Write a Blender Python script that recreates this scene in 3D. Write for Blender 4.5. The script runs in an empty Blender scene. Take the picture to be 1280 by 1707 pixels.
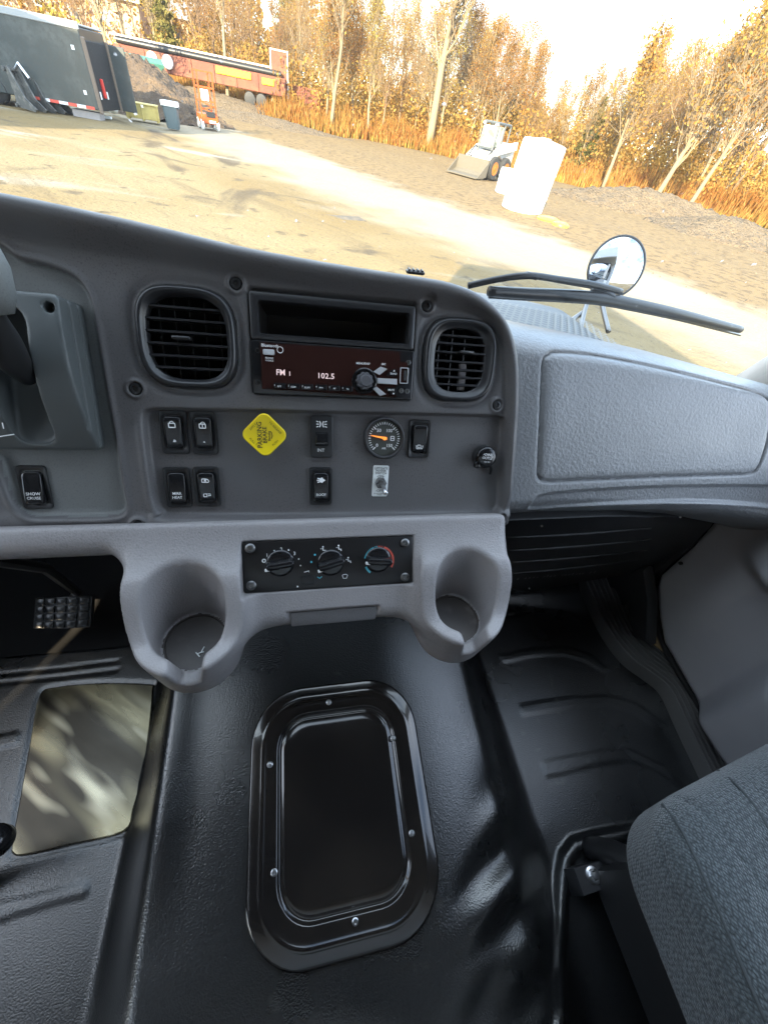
import bpy, math, random
import numpy as np
from mathutils import Matrix, Vector
random.seed(7); rng = np.random.default_rng(7)
S = bpy.context.scene; COL = S.collection
R_ = math.radians

# ------------------------------------------------------------------ camera, sky, sun, exposure
F = 650.0                                   # focal length in pixels of the 1280 x 1707 photograph
_n = np.array([-130.0, 626.5, F]); _n /= np.linalg.norm(_n)
_r = np.array([2910.0, -(_n[0]*2910 + _n[2]*F)/_n[1], F]); _r /= np.linalg.norm(_r)
_w = np.cross(_r, _n)
CR = np.array([_r, _w, -_n])                # camera axes to world
CAM = np.array([0.0, 0.0, 2.05])
cd = bpy.data.cameras.new('camera'); cam = bpy.data.objects.new('camera', cd); COL.objects.link(cam)
cam.matrix_world = Matrix([[CR[i][0], -CR[i][1], -CR[i][2], CAM[i]] for i in range(3)] + [[0, 0, 0, 1]])
cd.sensor_fit = 'HORIZONTAL'; cd.sensor_width = 36; cd.lens = 36*F/1280; cd.clip_start = .01; cd.clip_end = 3000
S.camera = cam

SUN_AZ = math.atan2(-.48, -.877); SUN_EL = R_(21)
wd = bpy.data.worlds.new('World'); S.world = wd; wd.use_nodes = True
nt = wd.node_tree; bg = nt.nodes['Background']
sky = nt.nodes.new('ShaderNodeTexSky'); sky.sky_type = 'NISHITA'; sky.sun_disc = False
sky.sun_elevation = SUN_EL; sky.sun_rotation = SUN_AZ; sky.dust_density = .4
tc = nt.nodes.new('ShaderNodeTexCoord'); nz = nt.nodes.new('ShaderNodeTexNoise'); cr = nt.nodes.new('ShaderNodeValToRGB')
mp = nt.nodes.new('ShaderNodeMapping'); mp.inputs['Scale'].default_value = (1, 1, 2.5)
nz.inputs['Scale'].default_value = 2.2; nz.inputs['Detail'].default_value = 6
cr.color_ramp.elements[0].position = .36; cr.color_ramp.elements[1].position = .60
mx = nt.nodes.new('ShaderNodeMix'); mx.data_type = 'RGBA'
mx.inputs['B'].default_value = (4.6, 5.2, 6.0, 1)          # bright thin cloud
L = nt.links.new
L(tc.outputs['Generated'], mp.inputs['Vector']); L(mp.outputs[0], nz.inputs['Vector']); L(nz.outputs['Fac'], cr.inputs['Fac'])
L(cr.outputs['Color'], mx.inputs['Factor']); L(sky.outputs['Color'], mx.inputs['A']); L(mx.outputs['Result'], bg.inputs['Color'])
bg.inputs['Strength'].default_value = 0.125
sd = bpy.data.lights.new('sun', 'SUN'); so = bpy.data.objects.new('sun', sd); COL.objects.link(so)
sd.energy = 2.9; sd.angle = R_(.5); sd.color = (1, .82, .57)
sv = Vector((-.48*math.cos(SUN_EL), -.877*math.cos(SUN_EL), math.sin(SUN_EL)))
so.rotation_euler = sv.to_track_quat('Z', 'Y').to_euler(); so.location = (0, 0, 20)
S.view_settings.view_transform = 'Standard'; S.view_settings.look = 'None'; S.view_settings.gamma = 1
S.view_settings.exposure = 3.0
S.view_settings.use_curve_mapping = False
S.cycles.use_denoising = True; S.cycles.max_bounces = 8; S.cycles.transparent_max_bounces = 12
S.cycles.caustics_reflective = False; S.cycles.caustics_refractive = False

# ------------------------------------------------------------------ finding places: a ray of the photograph met with a real plane
def ray(px, py): return CR @ np.array([(px-640)/F, (py-853.5)/F, 1.0])
def onz(px, py, z): d = ray(px, py); return CAM + d*(z-CAM[2])/d[2]
def onplane(px, py, P0, N): d = ray(px, py); return CAM + d*(np.dot(N, P0-CAM)/np.dot(N, d))
def onx(px, py, x): d = ray(px, py); return CAM + d*(x/d[0])
def ony(px, py, y): d = ray(px, py); return CAM + d*(y/d[1])
def proj(p): q = CR.T @ (np.asarray(p, float)-CAM); return q[0]/q[2]*F+640, q[1]/q[2]*F+853.5
def far(px, py, dist): d = ray(px, py); k = dist/math.hypot(d[0], d[1]); return np.array([d[0]*k, d[1]*k, 0.0])
class Frame:                                # a tilted face: local (u, v, n) in metres
    def __init__(s, P0, tilt):
        t = R_(tilt); s.P0 = np.array(P0, float); s.U = np.array([1., 0, 0]); s.V = np.array([0, math.sin(t), math.cos(t)])
        s.N = np.cross(s.U, s.V); s.rot = (R_(90-tilt), 0, 0)
    def w(s, u, v, n=0): return s.P0 + s.U*u + s.V*v + s.N*n
    def uv(s, px, py, n=0):
        P = onplane(px, py, s.P0+s.N*n, s.N) - s.P0; return np.array([P@s.U, P@s.V])
DA = Frame((.044, .4434, 1.8385), 30)       # the instrument panel face
DC = Frame((.045, .31, 1.65), 40)           # the lower console face
def A(px, py, n=0): return DA.uv(px, py, n)

# ------------------------------------------------------------------ materials
MATS = {}
def mat(name, col, rough=.5, metal=0, spec=.5, bump=None, mottle=None, coat=0, emit=None, sheen=0, rvar=None, stretch=None):
    m = bpy.data.materials.new(name); m.use_nodes = True; t = m.node_tree; b = t.nodes['Principled BSDF']
    b.inputs['Base Color'].default_value = (*col, 1); b.inputs['Roughness'].default_value = rough
    b.inputs['Metallic'].default_value = metal; b.inputs['Specular IOR Level'].default_value = spec
    b.inputs['Coat Weight'].default_value = coat; b.inputs['Sheen Weight'].default_value = sheen
    if emit: b.inputs['Emission Color'].default_value = (*emit[:3], 1); b.inputs['Emission Strength'].default_value = emit[3]
    c = t.nodes.new('ShaderNodeTexCoord')
    cv = c.outputs['Object']
    if stretch:
        mg = t.nodes.new('ShaderNodeMapping'); mg.vector_type = 'TEXTURE'; mg.inputs['Rotation'].default_value = (0, 0, stretch[0]); mg.inputs['Scale'].default_value = (stretch[1], stretch[2], 1); t.links.new(cv, mg.inputs['Vector']); cv = mg.outputs[0]
    def noise(scale, detail=3):
        n = t.nodes.new('ShaderNodeTexNoise'); n.inputs['Scale'].default_value = scale; n.inputs['Detail'].default_value = detail
        t.links.new(cv, n.inputs['Vector']); return n
    if bump:
        n = noise(bump[0], 2); bn = t.nodes.new('ShaderNodeBump'); bn.inputs['Strength'].default_value = bump[1]; bn.inputs['Distance'].default_value = bump[2]
        t.links.new(n.outputs['Fac'], bn.inputs['Height']); t.links.new(bn.outputs[0], b.inputs['Normal'])
    if mottle:                              # list of (scale, colour, low, high): mixes a second colour in by noise
        prev = None
        for (sc, c2, lo, hi) in mottle:
            n = noise(sc, 5); r = t.nodes.new('ShaderNodeMapRange'); r.inputs['From Min'].default_value = lo; r.inputs['From Max'].default_value = hi
            t.links.new(n.outputs['Fac'], r.inputs['Value'])
            x = t.nodes.new('ShaderNodeMix'); x.data_type = 'RGBA'; x.inputs['A'].default_value = (*col, 1); x.inputs['B'].default_value = (*c2, 1)
            if prev: t.links.new(prev.outputs['Result'], x.inputs['A'])
            t.links.new(r.outputs[0], x.inputs['Factor']); prev = x
        t.links.new(prev.outputs['Result'], b.inputs['Base Color'])
    if rvar:
        n = noise(rvar[0], 4); r = t.nodes.new('ShaderNodeMapRange'); r.inputs['From Min'].default_value = .3; r.inputs['From Max'].default_value = .7
        r.inputs['To Min'].default_value = rvar[1]; r.inputs['To Max'].default_value = rvar[2]
        t.links.new(n.outputs['Fac'], r.inputs['Value']); t.links.new(r.outputs[0], b.inputs['Roughness'])
    MATS[name] = m; return m
M_trim = mat('trim plastic', (.098, .092, .093), .48, bump=(900, .35, .0006), mottle=[(560, (.06, .057, .058), .54, .68), (14, (.10, .098, .10), .4, .7)], rvar=(30, .42, .56))
M_cluster = mat('cluster plastic', (.14, .145, .142), .55, bump=(900, .3, .0005), mottle=[(650, (.11, .115, .113), .5, .7)])
M_console = mat('grey plastic', (.275, .258, .258), .42, bump=(480, .6, .0010), mottle=[(430, (.215, .203, .205), .5, .68), (9, (.29, .273, .273), .4, .7)], rvar=(25, .34, .50))
M_glove = mat('grey plastic dash', (.205, .21, .218), .36, bump=(230, .7, .0016), mottle=[(240, (.18, .184, .192), .5, .66), (7, (.225, .229, .237), .4, .7)], rvar=(12, .32, .46))
M_door = mat('door plastic', (.30, .292, .300), .40, bump=(700, .3, .0006), mottle=[(6, (.27, .262, .275), .4, .7)])
M_black = mat('black plastic', (.018, .018, .019), .38, bump=(900, .12, .0003))
M_blackg = mat('gloss black plastic', (.012, .012, .013), .16)
M_vent = mat('vent plastic', (.022, .022, .024), .34, bump=(900, .1, .0003))
M_void = mat('dark cavity', (.008, .008, .008), .8)
M_rubber = mat('floor vinyl', (.010, .0105, .0112), .32, spec=.5, coat=.8, bump=(420, .5, .0011), mottle=[(5, (.014, .0145, .015), .4, .7), (260, (.006, .0063, .0068), .5, .68), (33, (.03, .029, .027), .66, .74)], rvar=(6, .25, .36))
_rb = M_rubber.node_tree.nodes['Principled BSDF']; _rb.inputs['Coat Roughness'].default_value = .21; _rb.inputs['Coat IOR'].default_value = 1.6
_rn = _rb.inputs['Normal'].links[0].from_socket; M_rubber.node_tree.links.new(_rn, _rb.inputs['Coat Normal'])
M_heel = mat('smooth heel pad', (.22, .195, .125), .28, metal=.9, bump=(14, .10, .003), rvar=(6, .24, .40), mottle=[(3.2, (.045, .04, .032), .46, .60), (7, (.30, .275, .20), .55, .75)], stretch=(R_(-38), 1, .22))  # yellow tint and dark streaks paint the window reflection into the colour
for _q in M_heel.node_tree.nodes:
    if _q.type == 'TEX_NOISE': _q.inputs['Detail'].default_value = 1.2
M_paint = mat('gloss black paint', (.012, .0105, .01), .13, coat=.6, rvar=(5, .10, .2), mottle=[(6, (.022, .018, .015), .45, .7)])
M_pedal = mat('pedal rubber', (.03, .03, .03), .32)
M_fabric = mat('seat fabric', (.105, .124, .134), .9, sheen=.3, mottle=[(12, (.12, .14, .15), .4, .7), (300, (.08, .094, .102), .5, .7)])
_t = M_fabric.node_tree; _b = _t.nodes['Principled BSDF']; _c = _t.nodes.new('ShaderNodeTexCoord'); _v = _t.nodes.new('ShaderNodeTexVoronoi'); _m = _t.nodes.new('ShaderNodeMapping')
_m.inputs['Rotation'].default_value = (0, 0, R_(38)); _m.inputs['Scale'].default_value = (1, .6, 1); _v.inputs['Scale'].default_value = 400; _v.inputs['Randomness'].default_value = .6   # knit loops
_t.links.new(_c.outputs['Object'], _m.inputs['Vector']); _t.links.new(_m.outputs[0], _v.inputs['Vector'])
_k = _t.nodes.new('ShaderNodeBump'); _k.invert = True; _k.inputs['Strength'].default_value = 1; _k.inputs['Distance'].default_value = .0022; _t.links.new(_v.outputs['Distance'], _k.inputs['Height']); _t.links.new(_k.outputs[0], _b.inputs['Normal'])
_s = _b.inputs['Base Color'].links[0].from_socket; _x = _t.nodes.new('ShaderNodeMix'); _x.data_type = 'RGBA'; _x.blend_type = 'MULTIPLY'; _r = _t.nodes.new('ShaderNodeMapRange'); _r.inputs['From Min'].default_value = .2; _r.inputs['From Max'].default_value = .7
_t.links.new(_v.outputs['Distance'], _r.inputs['Value']); _t.links.new(_r.outputs[0], _x.inputs['Factor']); _t.links.new(_s, _x.inputs['A']); _x.inputs['B'].default_value = (.35, .35, .36, 1); _t.links.new(_x.outputs['Result'], _b.inputs['Base Color'])
M_seam = mat('seat seam', (.055, .062, .066), .9)
M_head = mat('dark headliner', (.05, .05, .052), .9)
M_sill = mat('sill rubber', (.11, .108, .104), .45)
M_under = mat('under dash black', (.02, .02, .021), .5, bump=(600, .2, .0005))
M_white = mat('white print', (.8, .8, .8), .5)
M_blue = mat('blue print', (.1, .5, .62), .5)
M_red = mat('red print', (.62, .09, .06), .5)
M_yellow = mat('yellow plastic', (.80, .60, .01), .38)
M_ink = mat('dark print', (.03, .028, .02), .6)
M_steel = mat('bright steel', (.62, .62, .63), .28, 1)
M_dsteel = mat('dark steel', (.2, .2, .2), .4, 1)
M_radio = mat('tinted radio face', (.030, .012, .010), .12, coat=.5)
M_lcd = mat('lit radio digits', (.7, .5, .5), .5, emit=(1, .82, .8, .06))
M_silver = mat('silver button', (.55, .56, .58), .3, .3)
M_dial = mat('gauge dial', (.045, .048, .042), .5)
M_needle = mat('orange needle', (.85, .26, .03), .5, emit=(1, .3, .05, .12))
M_placard = mat('white placard', (.72, .74, .73), .35)

# ------------------------------------------------------------------ mesh helpers
def mesh_from(name, v, f, m, smooth=True, sharp=40):
    me = bpy.data.meshes.new(name); me.from_pydata(v if isinstance(v, list) else v.tolist(), [], f if isinstance(f, list) else f.tolist())
    me.validate(); me.materials.append(m)
    if smooth:
        me.shade_smooth()
        if sharp: me.set_sharp_from_angle(angle=R_(sharp))
    return me
def link(name, me, parent=None):
    o = bpy.data.objects.new(name, me); COL.objects.link(o); o.parent = parent
    if name in ('print', 'symbol', 'lit_digits', 'blue_print', 'red_print', 'dial_marks', 'moulded_marks', 'fine_print', 'cover_clip', 'sticker'): o['kind'] = 'stuff'
    return o
def tag(o, label=None, cat=None, group=None, kind=None):
    if label: o['label'] = label
    if cat: o['category'] = cat
    if group: o['group'] = group
    if kind: o['kind'] = kind
    return o
def thing(name, label, cat, loc=(0, 0, 0), rot=(0, 0, 0), group=None):
    o = bpy.data.objects.new(name, None); COL.objects.link(o); o.location = tuple(loc); o.rotation_euler = rot
    o.empty_display_size = .1; return tag(o, label, cat, group)
def rr(w, h, r, seg=5, cx=0, cy=0):
    r = max(1e-6, min(r, w/2-1e-6, h/2-1e-6)); P = []
    for (sx, sy, a0) in ((1, 1, 0), (-1, 1, 90), (-1, -1, 180), (1, -1, 270)):
        for k in range(seg+1):
            a = R_(a0+90*k/seg); P.append((cx+sx*(w/2-r)+r*math.cos(a), cy+sy*(h/2-r)+r*math.sin(a)))
    return P
def sup(a, b, p=3.2, n=56, cx=0, cy=0):
    P = []
    for k in range(n):
        t = 2*math.pi*k/n; c, s = math.cos(t), math.sin(t)
        P.append((cx+a*math.copysign(abs(c)**(2/p), c), cy+b*math.copysign(abs(s)**(2/p), s)))
    return P
def spline(P, n=8, closed=True):
    P = [np.asarray(p, float) for p in P]; N = len(P); out = []
    for i in range(N if closed else N-1):
        g = (lambda k: P[k % N]) if closed else (lambda k: P[min(max(k, 0), N-1)])
        a, b, c, d = g(i-1), g(i), g(i+1), g(i+2)
        for k in range(n):
            t = k/n; out.append(.5*(2*b+(c-a)*t+(2*a-5*b+4*c-d)*t*t+(3*b-a-3*c+d)*t**3))
    if not closed: out.append(P[-1])
    return out
class MB:
    def __init__(s): s.v = []; s.f = []
    def add(s, v, f):
        k = len(s.v); s.v += [tuple(map(float, p)) for p in v]; s.f += [tuple(i+k for i in q) for q in f]; return s
    def loft(s, rings, cap0=True, cap1=True, closed=True):
        n = len(rings[0]); v = [p for r in rings for p in r]; f = []
        for i in range(len(rings)-1):
            for j in range(n if closed else n-1):
                a, b = i*n+j, i*n+(j+1) % n; f.append((a, b, b+n, a+n))
        if cap0: f.append(tuple(range(n))[::-1])
        if cap1: f.append(tuple((len(rings)-1)*n+j for j in range(n)))
        return s.add(v, f)
    def plate(s, w, h, r, z0, z1, b=.0008, cx=0, cy=0, seg=5, zf=None):
        zf = zf or (lambda x, y: 0.0); b = min(b, w/3, h/3)
        R = [[(x, y, z0) for x, y in rr(w, h, r, seg, cx, cy)], [(x, y, z1-b+zf(x, y)) for x, y in rr(w, h, r, seg, cx, cy)],
             [(x, y, z1-.3*b+zf(x, y)) for x, y in rr(w-.6*b, h-.6*b, r-.3*b, seg, cx, cy)], [(x, y, z1+zf(x, y)) for x, y in rr(w-2*b, h-2*b, r-b, seg, cx, cy)]]
        return s.loft(R, cap0=False)
    def poly(s, P, z0, z1, b=.0006):
        P = [np.asarray(p, float)[:2] for p in P]; c = sum(P)/len(P); d = max(np.linalg.norm(p-c) for p in P); k = 1-b/d
        return s.loft([[(p[0], p[1], z0) for p in P], [(p[0], p[1], z1-b) for p in P], [tuple((c+(p-c)*k))+(z1,) for p in P]], cap0=False)
    def box(s, c, d, M=None):
        v = [(c[0]+sx*d[0]/2, c[1]+sy*d[1]/2, c[2]+sz*d[2]/2) for sx in (-1, 1) for sy in (-1, 1) for sz in (-1, 1)]
        if M is not None: v = [tuple(M @ Vector(p)) for p in v]
        return s.add(v, [(0, 1, 3, 2), (4, 6, 7, 5), (0, 4, 5, 1), (2, 3, 7, 6), (0, 2, 6, 4), (1, 5, 7, 3)])
    def bbox(s, c, d, b):                                        # a box with chamfered edges
        x, y, z = c; w, h, t = d
        R = [[(px, py, z+dz) for px, py in rr(w-2*i, h-2*i, b*1.2, 2, x, y)] for dz, i in ((-t/2, b), (-t/2+b, 0), (t/2-b, 0), (t/2, b))]
        return s.loft(R)
    def tube(s, P, r, n=8, caps=True):
        P = [np.asarray(p, float) for p in P]; m = len(P); rad = r if hasattr(r, '__len__') else [r]*m; rings = []; pu = None
        for i in range(m):
            d = P[min(i+1, m-1)]-P[max(i-1, 0)]; d = d/(np.linalg.norm(d)+1e-12)
            if pu is None: pu = np.cross(d, (0, 0, 1.) if abs(d[2]) < .9 else (1., 0, 0))
            pu = pu-d*np.dot(pu, d); pu /= np.linalg.norm(pu)+1e-12; pv = np.cross(d, pu)
            rings.append([P[i]+rad[i]*(pu*math.cos(2*math.pi*k/n)+pv*math.sin(2*math.pi*k/n)) for k in range(n)])
        return s.loft(rings, caps, caps)
    def lathe(s, prof, n=24, cx=0, cy=0, cap0=False, cap1=True, wob=None):
        return s.loft([[(cx+r*(1+(wob(k/n) if wob else 0))*math.cos(2*math.pi*k/n), cy+r*(1+(wob(k/n) if wob else 0))*math.sin(2*math.pi*k/n), z) for k in range(n)] for r, z in prof], cap0, cap1)
    def xf(s, M): s.v = [tuple(M @ Vector(p)) for p in s.v]; return s
    def rel(s, loc): s.v = [(p[0]-loc[0], p[1]-loc[1], p[2]-loc[2]) for p in s.v]; return s
    def mesh(s, name, m, smooth=True, sharp=40): return mesh_from(name, s.v, s.f, m, smooth, sharp)
    def build(s, name, m, parent=None, smooth=True, sharp=40): return link(name, s.mesh(name, m, smooth, sharp), parent)
_TX = {}
def text2d(t, size):
    if (t,) not in _TX:
        c = bpy.data.curves.new('t', 'FONT'); c.body = t; c.size = 1; c.align_x = 'CENTER'; c.align_y = 'CENTER'; c.resolution_u = 2; c.offset = .012
        o = bpy.data.objects.new('t', c); COL.objects.link(o); bpy.context.view_layer.update()
        me = bpy.data.meshes.new_from_object(o.evaluated_get(bpy.context.evaluated_depsgraph_get()))
        _TX[(t,)] = ([(v.co.x, v.co.y) for v in me.vertices], [tuple(p.vertices) for p in me.polygons])
        bpy.data.objects.remove(o); bpy.data.curves.remove(c); bpy.data.meshes.remove(me)
    v, f = _TX[(t,)]; return [(x*size, y*size) for x, y in v], f
def write(mb, t, size, cx=0, cy=0, z=0, rot=0, sx=1, zf=None):
    v, f = text2d(t, size); c, s = math.cos(R_(rot)), math.sin(R_(rot))
    P = [(cx+c*x*sx-s*y, cy+s*x*sx+c*y) for x, y in v]
    mb.add([(x, y, z+(zf(x, y) if zf else 0)) for x, y in P], f); return mb
def flat(mb, P, z=0, zf=None): mb.add([(p[0], p[1], z+(zf(p[0], p[1]) if zf else 0)) for p in P], [tuple(range(len(P)))]); return mb
def stroke(mb, P, w, z=0, zf=None):
    P = [np.asarray(p, float) for p in P]; v = []
    for i, p in enumerate(P):
        d = P[min(i+1, len(P)-1)]-P[max(i-1, 0)]; d /= np.linalg.norm(d)+1e-12; n = np.array([-d[1], d[0]])*w/2
        for q in (p+n, p-n): v.append((q[0], q[1], z+(zf(q[0], q[1]) if zf else 0)))
    mb.add(v, [(2*i, 2*i+1, 2*i+3, 2*i+2) for i in range(len(P)-1)]); return mb
def arc(cx, cy, r, a0, a1, n=14): return [(cx+r*math.cos(R_(a0+(a1-a0)*k/n)), cy+r*math.sin(R_(a0+(a1-a0)*k/n))) for k in range(n+1)]

# ---- numpy fields
def sst(a, b, x): t = np.clip((x-a)/(b-a), 0, 1); return t*t*(3-2*t)
def sdpoly(X, Y, P):                        # signed distance to a closed polygon, positive inside
    P = np.asarray([p[:2] for p in P], float); d = np.full(X.shape, 1e9); ins = np.zeros(X.shape, bool)
    for i in range(len(P)):
        a, b = P[i-1], P[i]; e = b-a; wx, wy = X-a[0], Y-a[1]
        t = np.clip((wx*e[0]+wy*e[1])/(e@e+1e-18), 0, 1); d = np.minimum(d, (wx-e[0]*t)**2+(wy-e[1]*t)**2)
        if a[1] != b[1]:
            c = (a[1] > Y) != (b[1] > Y); ins ^= c & (X < a[0]+(Y-a[1])/(b[1]-a[1])*e[0])
    return np.where(ins, 1, -1)*np.sqrt(d)
def dline(X, Y, P):                         # distance to an open polyline
    d = np.full(X.shape, 1e9); P = [np.asarray(p, float)[:2] for p in P]
    for a, b in zip(P[:-1], P[1:]):
        e = b-a; wx, wy = X-a[0], Y-a[1]; t = np.clip((wx*e[0]+wy*e[1])/(e@e+1e-18), 0, 1); d = np.minimum(d, (wx-e[0]*t)**2+(wy-e[1]*t)**2)
    return np.sqrt(d)
def grid(P, mask=None):                     # P: (n, m, 3) points, mask per cell
    n, m, _ = P.shape; I = np.arange(n*m).reshape(n, m)
    q = np.stack([I[:-1, :-1], I[1:, :-1], I[1:, 1:], I[:-1, 1:]], -1).reshape(-1, 4)
    if mask is not None: q = q[mask.reshape(-1)]
    u, inv = np.unique(q, return_inverse=True); return P.reshape(-1, 3)[u], inv.reshape(-1, 4)
def cells(D): return (D[:-1, :-1]+D[1:, :-1]+D[1:, 1:]+D[:-1, 1:])/4
def smin(a, b, k): h = np.clip(.5+.5*(b-a)/k, 0, 1); return b*(1-h)+a*h-k*h*(1-h)
def smax(a, b, k): return -smin(-a, -b, k)
def nets(fn, lo, hi, h):                    # surface nets: a closed smooth mesh of fn < 0
    ax = [np.arange(lo[i], hi[i]+h, h) for i in range(3)]; X, Y, Z = np.meshgrid(*ax, indexing='ij'); V = fn(X, Y, Z)
    off = [(i, j, k) for i in (0, 1) for j in (0, 1) for k in (0, 1)]; sh = tuple(s-1 for s in V.shape)
    sl = lambda A, o: A[o[0]:o[0]+sh[0], o[1]:o[1]+sh[1], o[2]:o[2]+sh[2]]
    ins = V < 0; cnt = sum(sl(ins, o).astype(np.int8) for o in off); act = (cnt > 0) & (cnt < 8)
    idx = np.full(sh, -1); idx[act] = np.arange(act.sum()); I = np.argwhere(act)
    acc = np.zeros((len(I), 3)); num = np.zeros(len(I))
    C = {o: sl(V, o)[act] for o in off}
    for o in off:
        for a in range(3):
            if o[a] == 0:
                p = tuple(1 if k == a else o[k] for k in range(3)); x, y = C[o], C[p]; s = (x < 0) != (y < 0)
                t = np.where(s, x/np.where(s, x-y, 1), 0); q = np.array(o, float)[None].repeat(len(I), 0); q[:, a] += t
                acc[s] += q[s]; num += s
    P = np.array(lo)+(I+acc/num[:, None])*h; Fs = []
    for a in range(3):
        b, c = (a+1) % 3, (a+2) % 3; s0 = [slice(None)]*3; s1 = [slice(None)]*3; s0[a] = slice(0, -1); s1[a] = slice(1, None)
        cr_ = ins[tuple(s0)] != ins[tuple(s1)]; E = np.argwhere(cr_); ok = (E[:, b] > 0) & (E[:, c] > 0) & (E[:, b] < sh[b]) & (E[:, c] < sh[c]); E = E[ok]
        g = lambda db, dc: idx[tuple((E-np.array([db if k == b else dc if k == c else 0 for k in range(3)])).T)]
        q = np.stack([g(1, 1), g(0, 1), g(0, 0), g(1, 0)], -1); fl = ~ins[tuple(E.T)]; q[fl] = q[fl][:, ::-1]; Fs.append(q)
    return P, np.concatenate(Fs)

# ================================================================== THE CAB: setting
FLZ = 1.10
def hump(X, Y):
    top = 1.262 + .17*np.clip(Y-.07, -.6, .52)
    top = top + .012*np.exp(-((X+.215)/.03)**2)*sst(-.05, .12, Y)             # raised shoulder on the driver side
    top = top - .85*np.clip(X-.15, 0, .4)**2 - .5*np.clip(-.02-X, 0, .4)**2
    lft = sst(-.315, -.215, X); rgt = 1-sst(.325, .465, X)
    return FLZ+(top-FLZ)*np.minimum(lft, rgt)
def emb(D, w): return np.exp(-(D/w)**2)
def floor_z(X, Y):
    Z = hump(X, Y)
    Z = Z + .55*np.clip(Y-.52, 0, 1)**1.0*sst(.5, .6, Y)                      # toe board
    h = sst(.24, .34, X)*(1-sst(.40, .50, X))                                 # loose folds on the passenger flank of the hump
    for (fx, fy, sx, sy, a, rot) in ((.335, -.005, .07, .018, -.011, 25), (.33, -.045, .08, .02, .012, 20), (.335, -.085, .07, .016, -.012, 12), (.30, -.13, .09, .022, .011, 10), (.24, -.155, .06, .02, -.013, 30),
                                     (.31, -.20, .08, .016, .009, 14), (.27, -.075, .05, .014, .005, 30), (.26, -.03, .06, .014, -.004, 38), (.2, -.18, .07, .018, .006, 22), (.345, -.165, .05, .014, -.008, 6), (.335, .045, .06, .02, .007, 35), (.36, .09, .05, .02, -.005, 35), (.345, .15, .06, .03, .004, 40), (.1, -.15, .08, .03, .006, -20), (-.05, -.2, .1, .03, -.006, 15)):
        c, s = math.cos(R_(rot)), math.sin(R_(rot)); u = ((X-fx)*c+(Y-fy)*s)/sx; v = (-(X-fx)*s+(Y-fy)*c)/sy
        Z = Z + .78*a*np.exp(-u*u*.8-v*v*.8)
    for P in BARS: Z = Z + .0018*sst(-.002, .002, sdpoly(X, Y, P))             # moulded bars
    Z = Z - .003*emb(sdpoly(X, Y, HEEL), .004)
    d = sdpoly(X, Y, RISER); Z = Z + .014*sst(-.006, .006, d) - .008*sst(.016, .024, d)
    for P in LINES: Z = Z - .0025*emb(dline(X, Y, P), .003)
    return Z
fl = lambda px, py, z=FLZ: onz(px, py, z)[:2]
HEEL = spline([fl(*p) for p in ((66, 1160), (92, 1146), (170, 1139), (250, 1141), (256, 1150), (250, 1220), (240, 1290), (224, 1350), (208, 1388), (120, 1410), (40, 1428), (22, 1426), (20, 1410), (34, 1330), (50, 1240))], 4)
RISER = [fl(*p) for p in ((1300, 1330), (1060, 1376), (985, 1390), (950, 1400), (932, 1425), (926, 1460), (920, 1530), (900, 1620), (872, 1720), (850, 1800), (1500, 2100))]
BARS = [[fl(*p) for p in ((865, 1177), (945, 1163), (1010, 1160), (1060, 1172), (1110, 1210), (1095, 1215), (1050, 1185), (1010, 1176), (950, 1180), (870, 1194))],
        [fl(*p) for p in ((903, 1272), (985, 1253), (1050, 1250), (1110, 1278), (1150, 1312), (1140, 1318), (1090, 1283), (1045, 1268), (985, 1278), (910, 1296))],
        [fl(*p) for p in ((832, 1093), (890, 1081), (945, 1078), (985, 1092), (1015, 1118), (1004, 1121), (975, 1102), (940, 1092), (895, 1094), (838, 1104))],
        [fl(*p) for p in ((-60, 1525), (0, 1505), (140, 1472), (148, 1476), (144, 1494), (60, 1516), (-60, 1556))],
        [fl(*p) for p in ((-60, 1238), (28, 1222), (34, 1226), (30, 1240), (-60, 1264))]]
LINES = [[fl(*p) for p in ((835, 1028), (900, 1019), (950, 1024), (980, 1046))], [fl(*p) for p in ((-40, 1128), (100, 1114), (195, 1102))], [fl(*p) for p in ((-40, 1143), (100, 1128), (195, 1117))]]
xs = np.arange(-1.0, .94, .0048); ys = np.arange(-.75, .86, .0048); X, Y = np.meshgrid(xs, ys, indexing='ij')
v, f = grid(np.stack([X, Y, floor_z(X, Y)], -1))
floor = tag(link('floor', mesh_from('floor', v, f, M_rubber, sharp=0)), kind='structure')
m = MB(); hp = [(p[0], p[1]) for p in HEEL]; hc = np.mean(hp, 0)
m.loft([[(hc[0]+(x-hc[0])*k, hc[1]+(y-hc[1])*k, z) for x, y in hp] for k, z in ((.99, FLZ-.004), (.99, FLZ+.002), (.975, FLZ+.003))], cap0=False)
m.build('heel_pad', M_heel, floor, sharp=20)
X, Y = np.meshgrid(np.arange(-.99, -.235, .02), np.arange(.475, .86, .02), indexing='ij'); v, f = grid(np.stack([X, Y, floor_z(X, Y)+.008], -1))
link('toe_shade_sheet', mesh_from('toe_shade_sheet', v, f, mat('matte toe shade sheet', (.014, .014, .014), .95, spec=.15, bump=(500, .5, .001)), sharp=0), floor)  # matte black sheet added to darken the lit toe board
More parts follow.
